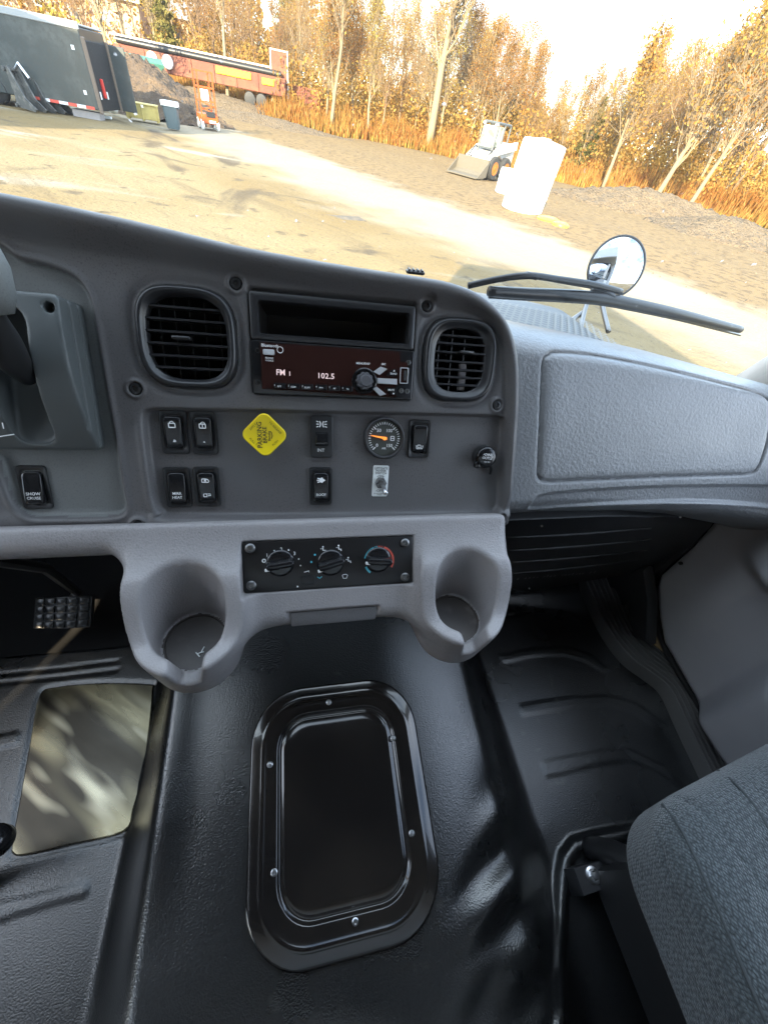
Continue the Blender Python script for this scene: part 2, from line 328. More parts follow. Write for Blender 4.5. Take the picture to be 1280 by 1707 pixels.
# ribbed sill tread along the passenger door
Ls = [onz(px, py, 1.13) for px, py in ((968, 962), (985, 1000), (1010, 1052), (1045, 1098), (1085, 1128), (1112, 1152), (1140, 1210), (1178, 1288), (1210, 1350))]
Rs = [onz(px, py, 1.13) for px, py in ((1022, 950), (1035, 985), (1062, 1050), (1100, 1085), (1135, 1112), (1165, 1145), (1195, 1205), (1232, 1272), (1262, 1330))]
Ls = spline(Ls, 4, False); Rs = spline(Rs, 4, False); rings = []
for a, b in zip(Ls, Rs):
    ring = []
    for k in range(7):
        for t, dz in ((.0, 0), (.16, .011), (.46, .011), (.62, 0)):
            q = a+(b-a)*(k+t)/7; ring.append((q[0], q[1], q[2]+dz))
    rings.append([(a[0], a[1], a[2]-.03)]+ring+[(b[0], b[1], b[2]-.02)])
MB().loft(rings, False, False, False).build('sill_tread', M_sill, floor, sharp=30)
# firewall, cab floor edge, roof and rear posts (the shell of the cab round the view)
def slab(name, c, d, m): return tag(MB().box(c, d).build(name, m, smooth=False), kind='structure')
slab('firewall', (-.02, .80, 1.36), (2.0, .04, .70), M_under)
slab('side_wall', (.955, .63, 1.37), (.03, .36, .58), M_under)
slab('side_wall', (-1.0, .26, 1.42), (.03, 1.16, .72), M_under)
slab('rear_wall', (-.02, -.79, 1.42), (1.96, .03, .70), M_head)
slab('rear_wall', (-.02, -.79, 2.42), (1.96, .03, .16), M_head)
slab('dash_deck', (-.15, .66, 1.70), (1.66, .28, .02), M_under)
slab('side_wall', (1.00, .1, 1.25), (.03, 1.6, .5), M_under)
slab('roof', (0, -.27, 2.52), (1.95, 1.04, .03), M_head)
slab('side_wall', (-.99, -.44, 2.03), (.03, .70, .92), M_head)  # unseen upper wall, added to block light from the left window
slab('side_wall', (.97, -.56, 2.13), (.03, .44, .72), M_head)

# ================================================================== DASHBOARD
dash = thing('dashboard', 'dark grey instrument panel with brow over a lighter grey console and glovebox', 'dashboard', (.044, .45, 1.45))
def dpart(name, v, f, m, sharp=35, parent=None): return link(name, mesh_from(name, np.asarray(v)-np.array([.044, .45, 1.45]), f, m, sharp=sharp), parent or dash)
def dm(mb, name, m, parent=None, sharp=35): mb.rel((.044, .45, 1.45)); return mb.build(name, m, parent or dash, sharp=sharp)
mm = .001
OUT = spline([A(*p) for p in ((0, 325), (100, 344), (200, 365), (300, 388), (400, 412), (500, 431), (600, 448), (700, 463), (750, 473), (790, 488), (822, 512), (845, 543), (858, 585), (862, 640), (859, 720), (853, 800), (846, 884))], 6, False)
OUT = [np.array([-.52, .150]), np.array([-.42, .135])] + OUT + [np.array([.255, -.218]), np.array([-.52, -.213])]
CLU = spline([A(*p) for p in ((-40, 424), (40, 432), (95, 446), (132, 466), (152, 500), (160, 545), (176, 640), (194, 740), (206, 815), (211, 842), (203, 858), (170, 863), (100, 864), (50, 862), (22, 842), (4, 800), (-12, 760), (-40, 756))], 5)
SWR = spline([A(*p) for p in ((238, 690), (250, 682), (300, 681), (540, 686), (780, 691), (832, 694), (841, 704), (840, 740), (836, 830), (830, 851), (815, 858), (540, 862), (290, 863), (268, 856), (256, 836), (246, 770), (239, 715))], 5)
V1c, V2c = (A(311, 561)+A(312, 561))/2, A(765, 600)
VENTS = [((-.1535, .0125), .049, .0505), ((.1590, .008), .0472, .0485)]
RAD = A(420, 567); radc = (.0045, -.0128); RW, RH = .188, .0565
pkc = (.0045, .0405); PW, PH = .186, .0475
SCREWS = [A(*p) for p in ((393, 472), (711, 510), (226, 648), (828, 675), (232, 875), (832, 862))]
us = np.arange(-.50, .268, .0015); vs = np.arange(-.224, .160, .0015); X, Y = np.meshgrid(us, vs, indexing='ij')
d = sdpoly(X, Y, OUT)
wt = sst(-.205, -.15, Y)
top = 1-sst(.10, .225, X)
Wc = .017+.014*top+.008*sst(-.05, -.3, X); H = .012+.005*top+.006*sst(-.1, -.35, X)
ridge = np.sqrt(np.clip(1-(1-np.clip(d, 0, .009)/.009)**2, 0, 1))*(1-sst(.010, 1, .010+(np.clip(d, 0, 1)-.010)/np.maximum(Wc-.010, .001)*.99))
Nn = wt*H*ridge
Nn += .005*(1-wt)*sst(.0, .02, d) * 0
Nn -= .012*(np.clip((-.207-Y)/.010, 0, 1)**2)                     # lower edge rolls under
Nn += .004*np.exp(-((Y+.1965)/.007)**2)*sst(-.25, -.2, X)
e = sdpoly(X, Y, SWR); Nn -= .009*sst(-.0015, .0035, e); Nn += .0022*np.exp(-((e+.004)/.004)**2)*sst(-.06, -.09, Y)
c_ = sdpoly(X, Y, CLU); Nn -= .008*sst(-.001, .004, c_); Nn += .002*np.exp(-((c_+.003)/.003)**2)
for (c, a, b) in VENTS:
    q = (np.abs((X-c[0])/a)**3.2+np.abs((Y-c[1])/b)**3.2)**(1/3.2); s = (1-q)*a
    Nn += -.003*np.exp(-((s+.004)/.005)**2)-.03*sst(-.0005, .0015, s)
def rbox(cx, cy, w, h, r): qx, qy = np.abs(X-cx)-w/2+r, np.abs(Y-cy)-h/2+r; return r-np.hypot(np.maximum(qx, 0), np.maximum(qy, 0))-np.minimum(np.maximum(qx, qy), 0)
Nn -= .010*sst(-.0005, .001, rbox(radc[0], .0139, .188, .110, .003))
Nn -= .080*sst(-.0005, .001, rbox(pkc[0]+.001, pkc[1]-.001, .170, .0335, .004))
SH = []
for s in SCREWS:
    i, j = np.argmin(np.abs(us-s[0])), np.argmin(np.abs(vs-s[1])); SH.append(Nn[i, j]); Nn = Nn+(Nn[i, j]+.001-Nn)*(1-sst(.009, .012, np.hypot(X-s[0], Y-s[1])))
    r = np.hypot(X-s[0], Y-s[1]); Nn += .0012*np.exp(-((r-.0085)/.0016)**2)-.003*(1-sst(.0055, .0075, r))
Nn -= .075*np.clip(-d/.004, 0, 1)
P = DA.P0+X[..., None]*DA.U+Y[..., None]*DA.V+Nn[..., None]*DA.N
inc = cells(c_) > .0015; keep = cells(d) > -.0055
v, f = grid(P, keep & ~inc); trim = dpart('trim_panel', v, f, M_trim, sharp=0)
v, f = grid(P, keep & inc); dpart('cluster_panel', v, f, M_cluster, sharp=0)
# button head screws
sm = MB(); sm.lathe([(.0062, -.003), (.0062, .0002), (.0052, .0016), (.0028, .0020), (.0024, .0004), (.0006, .0004)], 18)
sme = sm.mesh('screw', M_black)
for s, hz in zip(SCREWS, SH):
    o = link('screw', sme, dash); o.location = Vector(DA.w(s[0], s[1], hz))-dash.location; o.rotation_euler = DA.rot
# lower console with two cup holders, one moulding
CUPS = ((-.130, .253), (.222, .253))
def con(X, Y, Z):
    y, z = Y-.31, Z-1.65; s, c = math.sin(R_(40)), math.cos(R_(40))
    n = -y*c+z*s; v = y*s+z*c
    x = X-.045
    low = -.098+.105*sst(-.175, -.265, x)-.02*sst(.05, .20, np.abs(x))*sst(-.26, -.2, x)          # lower edge, higher on the driver side
    arch = .018*np.cos(np.clip(x/.10, -1, 1)*math.pi/2)
    slab = smax(n-.012*np.exp(-((v+.10)/.03)**2)*0, -n-.060, .01)
    slab = smax(slab, low-v-.25*np.clip(-n, 0, .06), .022); slab = smax(slab, v-.040, .008); slab = smax(slab, x-.246+.02*sst(0, -.1, v), .012)
    f = slab
    for (cx, cy) in CUPS:
        r = np.hypot(X-cx, Y-cy); pod = smax(r-(.0545+.11*(Z-1.52)), 1.498-Z, .022)
        rim = 1.590+.055*sst(.225, .285, Y)
        pod = smax(pod, Z-rim, .007); f = smin(f, pod, .034)
    for (cx, cy) in CUPS:
        r = np.hypot(X-cx, Y-cy)
        f = smax(f, -smax(r-(.0395+.075*(Z-1.545)), 1.545-Z, .004), .0055)
        sl = smax(np.abs(X-cx-.004)-.0145-.22*np.clip(Z-1.575, -.03, .03), np.maximum(Y-cy, 1.553-Z), .006); f = smax(f, -sl, .005)
        f = np.minimum(f, smax(np.abs(r-.0375)-.0018, np.abs(Z-1.5455)-.002, .001))
    q = np.maximum(np.abs(x+.003)-.109, np.abs(v+.018)-.0325); f = smax(f, -np.maximum(q, -n-.005), .0015)
    q = np.maximum(np.abs(x-.000)-.060, np.abs(v+.0905)-.0105); f = smax(f, -np.maximum(q, -n-.006), .003)
    return f
v, f = nets(con, (-.46, .165, 1.485), (.315, .385, 1.70), .0026)
lc_ = dpart('lower_console', v, f, M_console, sharp=0)
M_liner = mat('cup liner rubber', (.055, .045, .040), .5, mottle=[(60, (.09, .078, .07), .55, .7), (14, (.04, .033, .03), .4, .7)])
for (cx, cy) in CUPS:
    m = MB(); m.lathe([(.0392, 1.5440), (.0392, 1.5475), (.0355, 1.5478), (.0350, 1.5462), (.0330, 1.5462), (.001, 1.5462)], 36, cx, cy); dm(m, 'cup_liner', M_liner, lc_)
m = MB(); m.plate(.112, .019, .003, 0, .002, .001); lid = m.build('slot_shade_plate', M_trim, dash)  # darker plate paints the shade of a recess in the same grey
lid.location = Vector(DC.w(0, -.0905, -.0058))-dash.location; lid.rotation_euler = DC.rot
# glovebox side of the dash: a rolled face with the door set in a groove
OFS = -.020
def AG(px, py): return A(px, py, OFS)
topc = np.array([AG(*p) for p in ((800, 500), (845, 510), (880, 518), (960, 535), (1060, 556), (1160, 580), (1240, 603), (1290, 618), (1400, 650), (1500, 690))])
botc = np.array([AG(*p) for p in ((780, 874), (850, 872), (950, 866), (1100, 864), (1200, 871), (1290, 888), (1400, 914), (1500, 950))])
GD = spline([AG(*p) for p in ((903, 604), (912, 592), (930, 587), (1000, 593), (1100, 613), (1200, 638), (1258, 654), (1274, 664), (1277, 684), (1268, 735), (1254, 776), (1240, 788), (1200, 790), (1100, 793), (960, 799), (908, 801), (894, 794), (893, 775), (895, 720), (899, 650))], 5)
CH = spline([AG(*p) for p in ((884, 840), (898, 823), (960, 815), (1085, 808), (1200, 806), (1330, 808), (1400, 820), (1330, 850), (1260, 842), (1166, 837), (1044, 840), (940, 848), (890, 852))], 5)
us = np.arange(.225, .900, .0022); ts = np.linspace(-.06, 1.16, 190); U_, T = np.meshgrid(us, ts, indexing='ij')
vt, vb = np.interp(U_, topc[:, 0], topc[:, 1]), np.interp(U_, botc[:, 0], botc[:, 1]); X, Y = U_, vb+(vt-vb)*T
Nn = OFS+.010*np.sin(np.clip(T, 0, 1)*math.pi)**.8*sst(.23, .32, U_) - .075*(np.clip(T-.80, 0, 1)/.2)**2.2 - .05*(np.clip(.13-T, 0, 1)/.13)**2
g = sdpoly(X, Y, GD); Nn += -.0045*np.exp(-(g/.0022)**2)+.0012*sst(0, .012, g)
c2 = sdpoly(X, Y, CH); Nn -= .006*sst(-.001, .006, c2); Nn += .0018*np.exp(-((c2+.002)/.003)**2)*sst(0, -.02, Y+.165)
P = DA.P0+X[..., None]*DA.U+Y[..., None]*DA.V+Nn[..., None]*DA.N
ing = cells(g) > 0
v, f = grid(P, ~ing); dpart('passenger_panel', v, f, M_glove, sharp=0)
v, f = grid(P, ing); dpart('glovebox_door', v, f, M_glove, sharp=0)
# end vent at the far right edge
m = MB(); m.poly([AG(*p) for p in ((1272, 770), (1283, 752), (1330, 740), (1330, 800), (1280, 796), (1273, 790))], 0, .004, .001)
o = m.build('end_vent', M_blackg, dash); o.location = Vector(DA.w(0, 0, OFS+.004))-dash.location; o.rotation_euler = DA.rot
# ribbed black cover below the glovebox
KP = np.array([.40, .440, 1.54]); kt = math.atan2(.07, .36); KN = np.array([0, -math.cos(kt), -math.sin(kt)])
kp = lambda px, py, o=0: onplane(px, py, KP+KN*o, KN)
pts = [(820, 868), (1010, 860), (1195, 862), (1185, 880), (1150, 912), (1120, 935), (1050, 957), (985, 968), (930, 978), (890, 985), (860, 984), (840, 976), (815, 968)]
m = MB(); fr = [kp(*p, .012) for p in pts]; m.loft([[q-KN*.05 for q in fr], [q-KN*.003 for q in fr], [np.mean(fr, 0)+(q-np.mean(fr, 0))*.99 for q in fr]], cap0=False)
dm(m, 'heater_cover', M_under, sharp=50)
for (a, b) in (((843, 896), (1085, 880)), ((843, 918), (1085, 899)), ((843, 938), (1078, 917)), ((840, 957), (1062, 933))):
    m = MB(); n = 12; m.tube([kp(a[0]+(b[0]-a[0])*k/n, a[1]+(b[1]-a[1])*k/n+2.0*math.sin(k/n*3.1), .012) for k in range(n+1)], [.0012+.003*math.sin(math.pi*(k+.3)/(n+.6)) for k in range(n+1)], 8)
    dm(m, 'cover_rib', M_under, sharp=0)
m = MB(); x = 862
while x < 990:                              # small raised moulded characters, too worn to read
    w = random.choice((3, 4, 5)); y = 966-(x-862)*.082
    a, b = kp(x, y, .0125), kp(x+w*.6, y-random.choice((1.5, 3)), .0125); m.tube([a, (a+b)/2, b], .0008, 5); x += w+random.choice((1.5, 2, 2, 8))
dm(m, 'moulded_marks', M_console)
m = MB()
for p in ((903, 877), (882, 981), (1134, 862)): m.tube([kp(*p, .010), kp(*p, .016)], .0022, 8)
dm(m, 'cover_clip', M_steel)
# closing panels behind the faces
m = MB(); m.box((.6, .60, 1.66), (.66, .10, .10)); m.box((-.1, .56, 1.62), (.7, .10, .10)); dm(m, 'inner_frame', M_void, sharp=30)
m = MB(); m.tube([(-.60, .60, 1.62), (-.30, .63, 1.58), (-.24, .66, 1.30), (-.22, .62, 1.20)], .012, 8); m.tube([(-.8, .55, 1.60), (-.34, .56, 1.585)], .02, 8)
dm(m, 'wiring_conduit', M_under)

# ------------------------------------------------------------------ devices set in the dash
def dev(name, label, cat, c, n, group=None, fr=DA): return thing(name, label, cat, fr.w(c[0], c[1], n), fr.rot, group)
# air vents
def vent(c, a, b, gi, label, ybars, tab, vanes):
    t = dev('air_vent', label, 'air vent', c, 0, 'round cornered air vents in the dash')
    m = MB(); Rg = [[(x, y, z) for x, y in sup(a+da, b+da)] for da, z in ((.0005, -.022), (.0005, .002), (-.001, .0055), (-.0035, .0072), (-.0060, .0060), (-.0080, .002))]
    ga, gb = gi; Rg += [[(x, y, z) for x, y in sup(ga+da, gb+da, 3.0)] for da, z in ((.0010, .0015), (0, .0005), (0, -.010))]
    m.loft(Rg, False, False).build('bezel', M_vent, t, sharp=0)
    m = MB(); m.loft([[(x, y, z) for x, y in sup(ga*k, gb*k, 3.0)] for k, z in ((1.12, -.004), (1.1, -.022))], False, True).build('duct', M_void, t)
    for y in ybars:
        x = ga*max(0, 1-abs(y/gb)**3.0)**(1/3.0)+.0008; m = MB()
        m.loft([[(xx, y+.0017*cy, -.0040+.0055*cz) for cy, cz in ((-.8, -1), (.8, -1), (1, .4), (.5, 1), (-.5, 1), (-1, .4))] for xx in (-x, -x*.5, 0, x*.5, x)]); m.build('slat', M_vent, t)
    for k in range(vanes):
        x = -ga*.78+ga*1.56*k/(vanes-1)+.004; h = gb*max(0, 1-abs(x/ga)**3)**(1/3)
        MB().box((x, 0, -.0165), (.0011, 2*h-.002, .009), Matrix.Translation((x, 0, 0)) @ Matrix.Rotation(R_(12), 4, 'Y') @ Matrix.Translation((-x, 0, 0))).build('vane', M_black, t)
    m = MB(); m.bbox((tab[0], tab[1], .0015), (.018, .0035, .010), .0008); m.build('adjuster_tab', M_black, t); return t
lv = vent(VENTS[0][0], VENTS[0][1], VENTS[0][2], (.0395, .0415), 'larger black air vent with seven slots left of the radio', [-.0300, -.0180, -.0060, .0060, .0180, .0300], (-.006, .000), 5)
rv = vent(VENTS[1][0], VENTS[1][1], VENTS[1][2], (.0330, .0370), 'smaller black air vent right of the radio with a grey lever behind its slats', [-.0285, -.0195, -.0105, -.0010, .0095, .0195, .0285], (.007, .010), 4)
m = MB(); m.bbox((.0095, -.017, -.011), (.010, .036, .004), .001); m.build('lever', M_console, rv)
# empty storage pocket
t = dev('storage_pocket', 'empty dark storage pocket with a plain frame above the radio', 'storage pocket', pkc, 0)
m = MB(); outer = [(PW, PH, 0.003, -.009), (PW, PH, .003, .0022), (PW-.002, PH-.002, .003, .0030), (.172, .0345, .003, .0026), (.170, .0325, .003, .001), (.170, .0325, .003, -.012)]
m.loft([[(x+(.001 if w < .18 else 0), y-(.001 if w < .18 else 0), z) for x, y in rr(w, h, r, 3)] for w, h, r, z in outer], False, False); m.build('frame', M_vent, t)
m = MB(); w, h = .169, .0322
Bx = [[(sx*w/2*k+.001, sy*h/2*k-.001, z) for sx, sy in ((-1, -1), (1, -1), (1, 1), (-1, 1))] for k, z in ((1, -.011), (.96, -.075))]
m.loft(Bx, False, True); m.f = [q[::-1] for q in m.f]; m.build('liner', mat('pocket liner', (.016, .014, .013), .35), t, smooth=False)
# radio
t = dev('radio', 'single slot car radio with a tinted brown display face showing FM1 and 102.5', 'radio', radc, 0)
def Rl(px, py, n=.006): return A(px, py, n)-np.array(radc)
m = MB(); m.plate(RW, RH, .002, -.009, .0045, .001); m.build('chassis', M_blackg, t)
fp = [Rl(433, 570), Rl(666, 586), Rl(667, 603), Rl(679, 604), Rl(678, 640), Rl(661, 640), Rl(660, 662), Rl(437, 648)]
m = MB(); m.poly(fp, .004, .0068, .0008); m.build('display_face', M_radio, t, sharp=25)
mk = MB(); z = .0071
write(mk, 'Bluetooth', .0046, *Rl(450, 576), z=z); write(mk, 'PHONE', .0026, *Rl(449, 597), z=z); write(mk, '+VOICE', .0026, *Rl(449, 601), z=z)
stroke(mk, arc(*Rl(467, 583), .0032, 0, 360, 18), .0007, z)
write(mk, 'MENU/DISP', .0033, *Rl(605, 606), z=z); write(mk, 'SRC', .0030, *Rl(639, 607), z=z)
for k, px in enumerate((464, 487, 510, 533, 555, 577)):
    write(mk, str(k+1), .0026, *(Rl(px-6, 642+k*.9)), z=.0091); write(mk, ('RPT', 'RDM', 'SCAN', 'PTY', 'AF', 'TA')[k], .0026, *(Rl(px+2, 644+k*.9)), z=.0091)
write(mk, 'BAND', .003, *Rl(655, 623), z=.0092); write(mk, 'MUTE', .003, *Rl(651, 650), z=.0092)
for (px, py, s) in ((656, 618, 1), (655, 656, -1)):
    p = Rl(px, py); flat(mk, [(p[0]-.0012, p[1]-.0008*s), (p[0]+.0012, p[1]-.0008*s), (p[0], p[1]+.0012*s)][::s], .0092)
mk.build('print', M_white, t, smooth=False)
lc = MB(); write(lc, 'FM', .0088, *Rl(468, 621), z=z, sx=.95); write(lc, '1', .0066, *Rl(483, 623), z=z); write(lc, '102.5', .0084, *Rl(543, 627), z=z, sx=1.1)
lc.build('lit_digits', M_lcd, t, smooth=False)
for k, px in enumerate((467, 490, 512, 535, 557, 578)):
    p = Rl(px, 643+k*.95); m = MB(); m.plate(.0135, .0062, .0008, .006, .0088, .0008, *p); m.build('preset_button', M_blackg, t)
m = MB(); m.plate(.0125, .0060, .0015, .006, .0085, .0008, *Rl(448, 587)); m.build('phone_button', M_silver, t)
kc = Rl(607, 635); m = MB()
m.lathe([(.0150, .0065), (.0150, .0075), (.0140, .0080), (.0130, .0070)], 40, *kc, cap1=True); m.build('knob_well', M_blackg, t)
m = MB(); m.lathe([(.0098, .007), (.0096, .0125), (.0086, .0140), (.0070, .0142)], 48, *kc, wob=lambda u: .07*math.cos(u*2*math.pi*10)); m.lathe([(.0070, .0142), (.0068, .0190), (.0058, .0205), (.003, .0206)], 32, *kc)
m.build('volume_knob', mat('radio knob', (.12, .12, .13), .28, .2), t)
for pts in (((621, 620), (634, 611), (645, 615), (632, 625)), ((628, 630), (661, 631.5), (661, 641), (628, 639)), ((621, 648), (627, 644), (643, 657), (633, 660))):
    m = MB(); m.poly([Rl(*p) for p in pts], .006, .0090, .0008); m.build('silver_button', M_silver, t)
for pts in (((640, 626), (652, 616), (661, 617), (661, 628)), ((640, 646), (661, 646), (661, 659), (652, 658))):
    m = MB(); m.poly([Rl(*p) for p in pts], .006, .0088, .0006); m.build('arrow_button', M_blackg, t)
m = MB(); p = Rl(673, 626)
m.loft([[(x, y, zz) for x, y in rr(w, h, .001, 2, *p)] for w, h, zz in ((.0105, .0185, .006), (.0105, .0185, .0085), (.0088, .0165, .0085), (.0082, .0160, .004))], False, True); m.build('usb_port', M_silver, t)
MB().bbox((p[0]+.001, p[1], .006), (.0032, .012, .003), .0004).build('usb_tongue', M_black, t)
for (px, py) in ((429, 584), (430, 637), (681, 604), (669, 651), (679, 652)):
    m = MB(); p = Rl(px, py); m.lathe([(.0030, .0042), (.0030, .0056), (.0022, .0058), (.0018, .0046)], 16, *p); m.build('ear_screw', M_dsteel if px > 600 else M_black, t)
# rocker switches
def rocker(c, label, rock, deco, w=.029, h=.0495, wr=.0185, hr=.0365, ang=0):
    t = dev('rocker_switch', label, 'switch', c, -.009, 'rocker switches in the dash')
    m = MB(); o = [(w, h, .004, -.001), (w, h, .004, .0024), (w-.0014, h-.0014, .0034, .0034), (wr+.004, hr+.005, .004, .0030), (wr+.0022, hr+.003, .004, .0022), (wr+.002, hr+.0028, .004, -.004)]
    m.loft([[(x, y, z) for x, y in rr(a, b, r, 4)] for a, b, r, z in o], False, True); m.build('bezel', M_black, t)
    zf = lambda x, y: rock*y - 3.2*y*y + 7*x*x
    m = MB(); R = []
    for k, z in ((1, -.002), (1, .0052), (.97, .0064), (.9, .0070)):
        R.append([(x, y, z+(zf(x, y) if z > 0 else 0)) for x, y in rr(wr*k, hr*(1-(1-k)*.6), .0042*k, 4)])
    for k in (.7, .45, .2): R.append([(x, y, .0070+zf(x, y)) for x, y in rr(wr*k*.9/.9, hr*k, .003*k, 4)])
    m.loft(R, False, True); m.build('rocker', M_blackg, t, sharp=0)
    mk = MB(); deco(mk, .0074, zf); mk.build('symbol', M_white, t, smooth=False); return t
def lockicon(mk, cx, cy, z, zf, s=.0032, side=0):
    flat(mk, [(cx-s, cy-s*.7), (cx+s, cy-s*.7), (cx+s, cy+s*.7), (cx-s, cy+s*.7)], z, zf)
    stroke(mk, arc(cx+side*s, cy+s*.7, s*.65, 0, 180, 8), s*.35, z, zf)
def d1(mk, z, zf):
    for pts in (rr(.0066, .0046, .0004, 2, 0, .0085),): stroke(mk, pts+[pts[0]], .0012, z, zf)
    stroke(mk, arc(0, .0108, .0022, 0, 180, 8), .0008, z, zf); flat(mk, [(-.0016, -.0105), (.0022, -.0105), (.0022, -.0088), (.0004, -.0072)], z, zf)
def d2(mk, z, zf):
    pts = rr(.0066, .0046, .0004, 2, 0, .0085); stroke(mk, pts+[pts[0]], .0010, z, zf); stroke(mk, arc(.0005, .0108, .0022, 0, 180, 8), .0007, z, zf); stroke(mk, [(0, .007), (0, .0098)], .0009, z, zf)
    flat(mk, [(-.0010, -.0105), (.0014, -.0105), (.0002, -.0085)], z, zf)
def d3(mk, z, zf): write(mk, 'MIRR', .0044, 0, -.0060, z, zf=zf); write(mk, 'HEAT', .0044, 0, -.0108, z, zf=zf)
def d4(mk, z, zf):
    stroke(mk, [(-.0042, .0070), (-.0042, .0108), (-.001, .0112), (.0022, .0104), (.0038, .0084), (.003, .0070), (-.0042, .0070)], .0012, z, zf); stroke(mk, [(-.0005, .0078), (-.0005, .0104)], .0024, z, zf)
    stroke(mk, [(-.0036, -.0110), (-.0036, -.0074), (.0000, -.0074), (.0000, -.0110), (-.0036, -.0110)], .0012, z, zf); stroke(mk, [(.001, -.0076), (.004, -.0076), (.0042, -.0096), (.001, -.0098)], .0011, z, zf)
def d6(mk, z, zf):
    for k in (-1, 0, 1): stroke(mk, [(-.0056+.001*abs(k), .0090+k*.0026), (-.0014, .0090+k*.0018)], .0013, z, zf)
    flat(mk, [(-.0016, .0068), (.0016, .0054), (.0026, .0070), (.0056, .0090), (.0026, .0110), (.0016, .0126), (-.0016, .0112)], z, zf); write(mk, 'ROOF', .0046, 0, -.0098, z, zf=zf)
def d7(mk, z, zf):
    stroke(mk, [(-.0046, -.0078), (-.004, -.012), (.004, -.012), (.0044, -.0078)], .0011, z, zf); stroke(mk, rr(.004, .003, .0006, 2, -.001, -.0088), .0009, z, zf); stroke(mk, [(.0022, -.0078), (.0022, -.0108)], .0010, z, zf)
def d8(mk, z, zf): write(mk, 'SHOW', .0046, .0006, -.0060, z, zf=zf); write(mk, 'CRUISE', .0042, .0006, -.0108, z, zf=zf)
sw = lambda px, py: A(px, py, -.006)
rocker(sw(290, 721), 'rocker switch with bright lamp symbol at upper left of the switch panel', .10, d1)
rocker(sw(340, 722), 'rocker switch with faded lock symbol in the upper row next to the left one', .06, d2)
rocker(sw(296, 813), 'rocker switch printed MIRR HEAT in the lower left of the switch panel', -.10, d3)
rocker(sw(345, 812), 'rocker switch with two white lock symbols beside the MIRR HEAT switch', .02, d4)
rocker(sw(535, 811), 'rocker switch with rayed lamp symbol below the INT switch', -.05, d6)
rocker(sw(699, 732), 'rocker switch with seat symbol right of the round gauge', .12, d7, hr=.037)
rocker(sw(57, 813), 'rocker switch printed with two small words below the shift lever housing', -.12, d8)
t = dev('rocker_switch', 'narrow switch printed INT with a ridged thumb nub in its middle', 'switch', sw(536, 728), -.009, 'rocker switches in the dash')
m = MB(); m.plate(.0275, .0520, .0035, -.001, .0050, .0016); m.build('bezel', M_black, t)
m = MB(); R = []
for y, zt, w in ((.0060, .0052, .0150), (.0050, .0080, .0146), (-.0050, .0125, .0150), (-.0080, .0120, .0160), (-.0100, .0075, .0166), (-.0110, .0045, .0166)): R.append([(-w/2, y, .003), (w/2, y, .003), (w/2, y, zt-.001), (w/2-.001, y, zt), (-w/2+.001, y, zt), (-w/2, y, zt-.001)])
m.loft(R); m.build('rocker', M_blackg, t)
mk = MB(); z = .0053
for s in (-1, 1):
    stroke(mk, [(s*.0012+s*.0022*abs(k)**1.5*.6, .0155+k*.0036) for k in (-1, -.5, 0, .5, 1)], .0013, z)
    for k in (-1, 0, 1): stroke(mk, [(s*(.0030+.0008*abs(k)), .0155+k*.0026), (s*.0064, .0155+k*.0036)], .0010, z)
write(mk, 'INT', .0056, -.0010, -.0165, z); mk.build('symbol', M_white, t, smooth=False)
# parking brake knob
c = A(441, 725, .012); t = dev('parking_brake_knob', 'yellow diamond shaped parking brake knob with dark lettering', 'brake knob', c, -.009)
m = MB(); m.lathe([(.011, 0), (.010, .004), (.0075, .006), (.0075, .014)], 20); m.build('stem', M_black, t)
m = MB(); Rr = [[(x*math.cos(R_(45))-y*math.sin(R_(45)), x*math.sin(R_(45))+y*math.cos(R_(45)), z) for x, y in rr(w, w, r, 5)] for w, r, z in ((.0385, .009, .013), (.0395, .009, .016), (.0395, .009, .0205), (.0375, .0085, .0216), (.0358, .008, .0212))]
m.loft(Rr); m.build('cap', M_yellow, t, sharp=50)
mk = MB(); z = .0215; write(mk, 'PARKING', .0076, -.0052, 0, z, 90, .95); write(mk, 'BRAKE', .0064, .0005, 0, z, 90); write(mk, 'Bendix', .0042, .0052, -.001, z, 90)
stroke(mk, [(.0076, -.004), (.0086, -.001), (.0080, .003), (.0064, .0045)], .0008, z)
mk.build('print', M_ink, t, smooth=False); mk = MB()
write(mk, 'PULL TO', .0036, -.0118, -.0090, z, 135-180); write(mk, 'APPLY', .0036, -.0122, .0090, z, 45); write(mk, 'TO RELEASE', .0034, .0122, .0085, z, -45); write(mk, 'PUSH', .0036, .0118, -.0090, z, 45)
mk.build('fine_print', mat('worn print', (.25, .18, .01), .6), t, smooth=False)
# air gauge
c = A(641, 731, -.002); t = dev('air_gauge', 'round black air pressure gauge with an orange needle', 'gauge', c, -.009)
m = MB(); m.lathe([(.0268, -.002), (.0268, .006), (.0262, .0085), (.0245, .0095), (.0228, .0085), (.0222, .005)], 48, cap1=False); m.build('bezel', M_vent, t, sharp=0)
m = MB(); m.lathe([(.0226, .0046), (.0001, .0046)], 40); m.build('dial', M_dial, t)
mk = MB(); z = .0050
for k in range(31):
    a = R_(225-270*k/30); r0 = .0158 if k % 10 == 0 else .0176; stroke(mk, [(math.cos(a)*r0, math.sin(a)*r0), (math.cos(a)*.0206, math.sin(a)*.0206)], .0010 if k % 5 else .0015, z)
for s, x, y in (('0', -.0092, -.0090), ('50', -.0072, .0098), ('100', .0060, .0098), ('150', .0070, -.0092)): write(mk, s, .0058, x, y, z)
write(mk, 'AIR', .0036, .0, -.0128, z)
for pts in (rr(.0046, .0052, .0006, 2, .0108, .0002),): stroke(mk, pts+[pts[0]], .0009, z)
stroke(mk, [(.0092, .0002), (.0132, .0002)], .0009, z); mk.build('dial_marks', M_white, t, smooth=False)
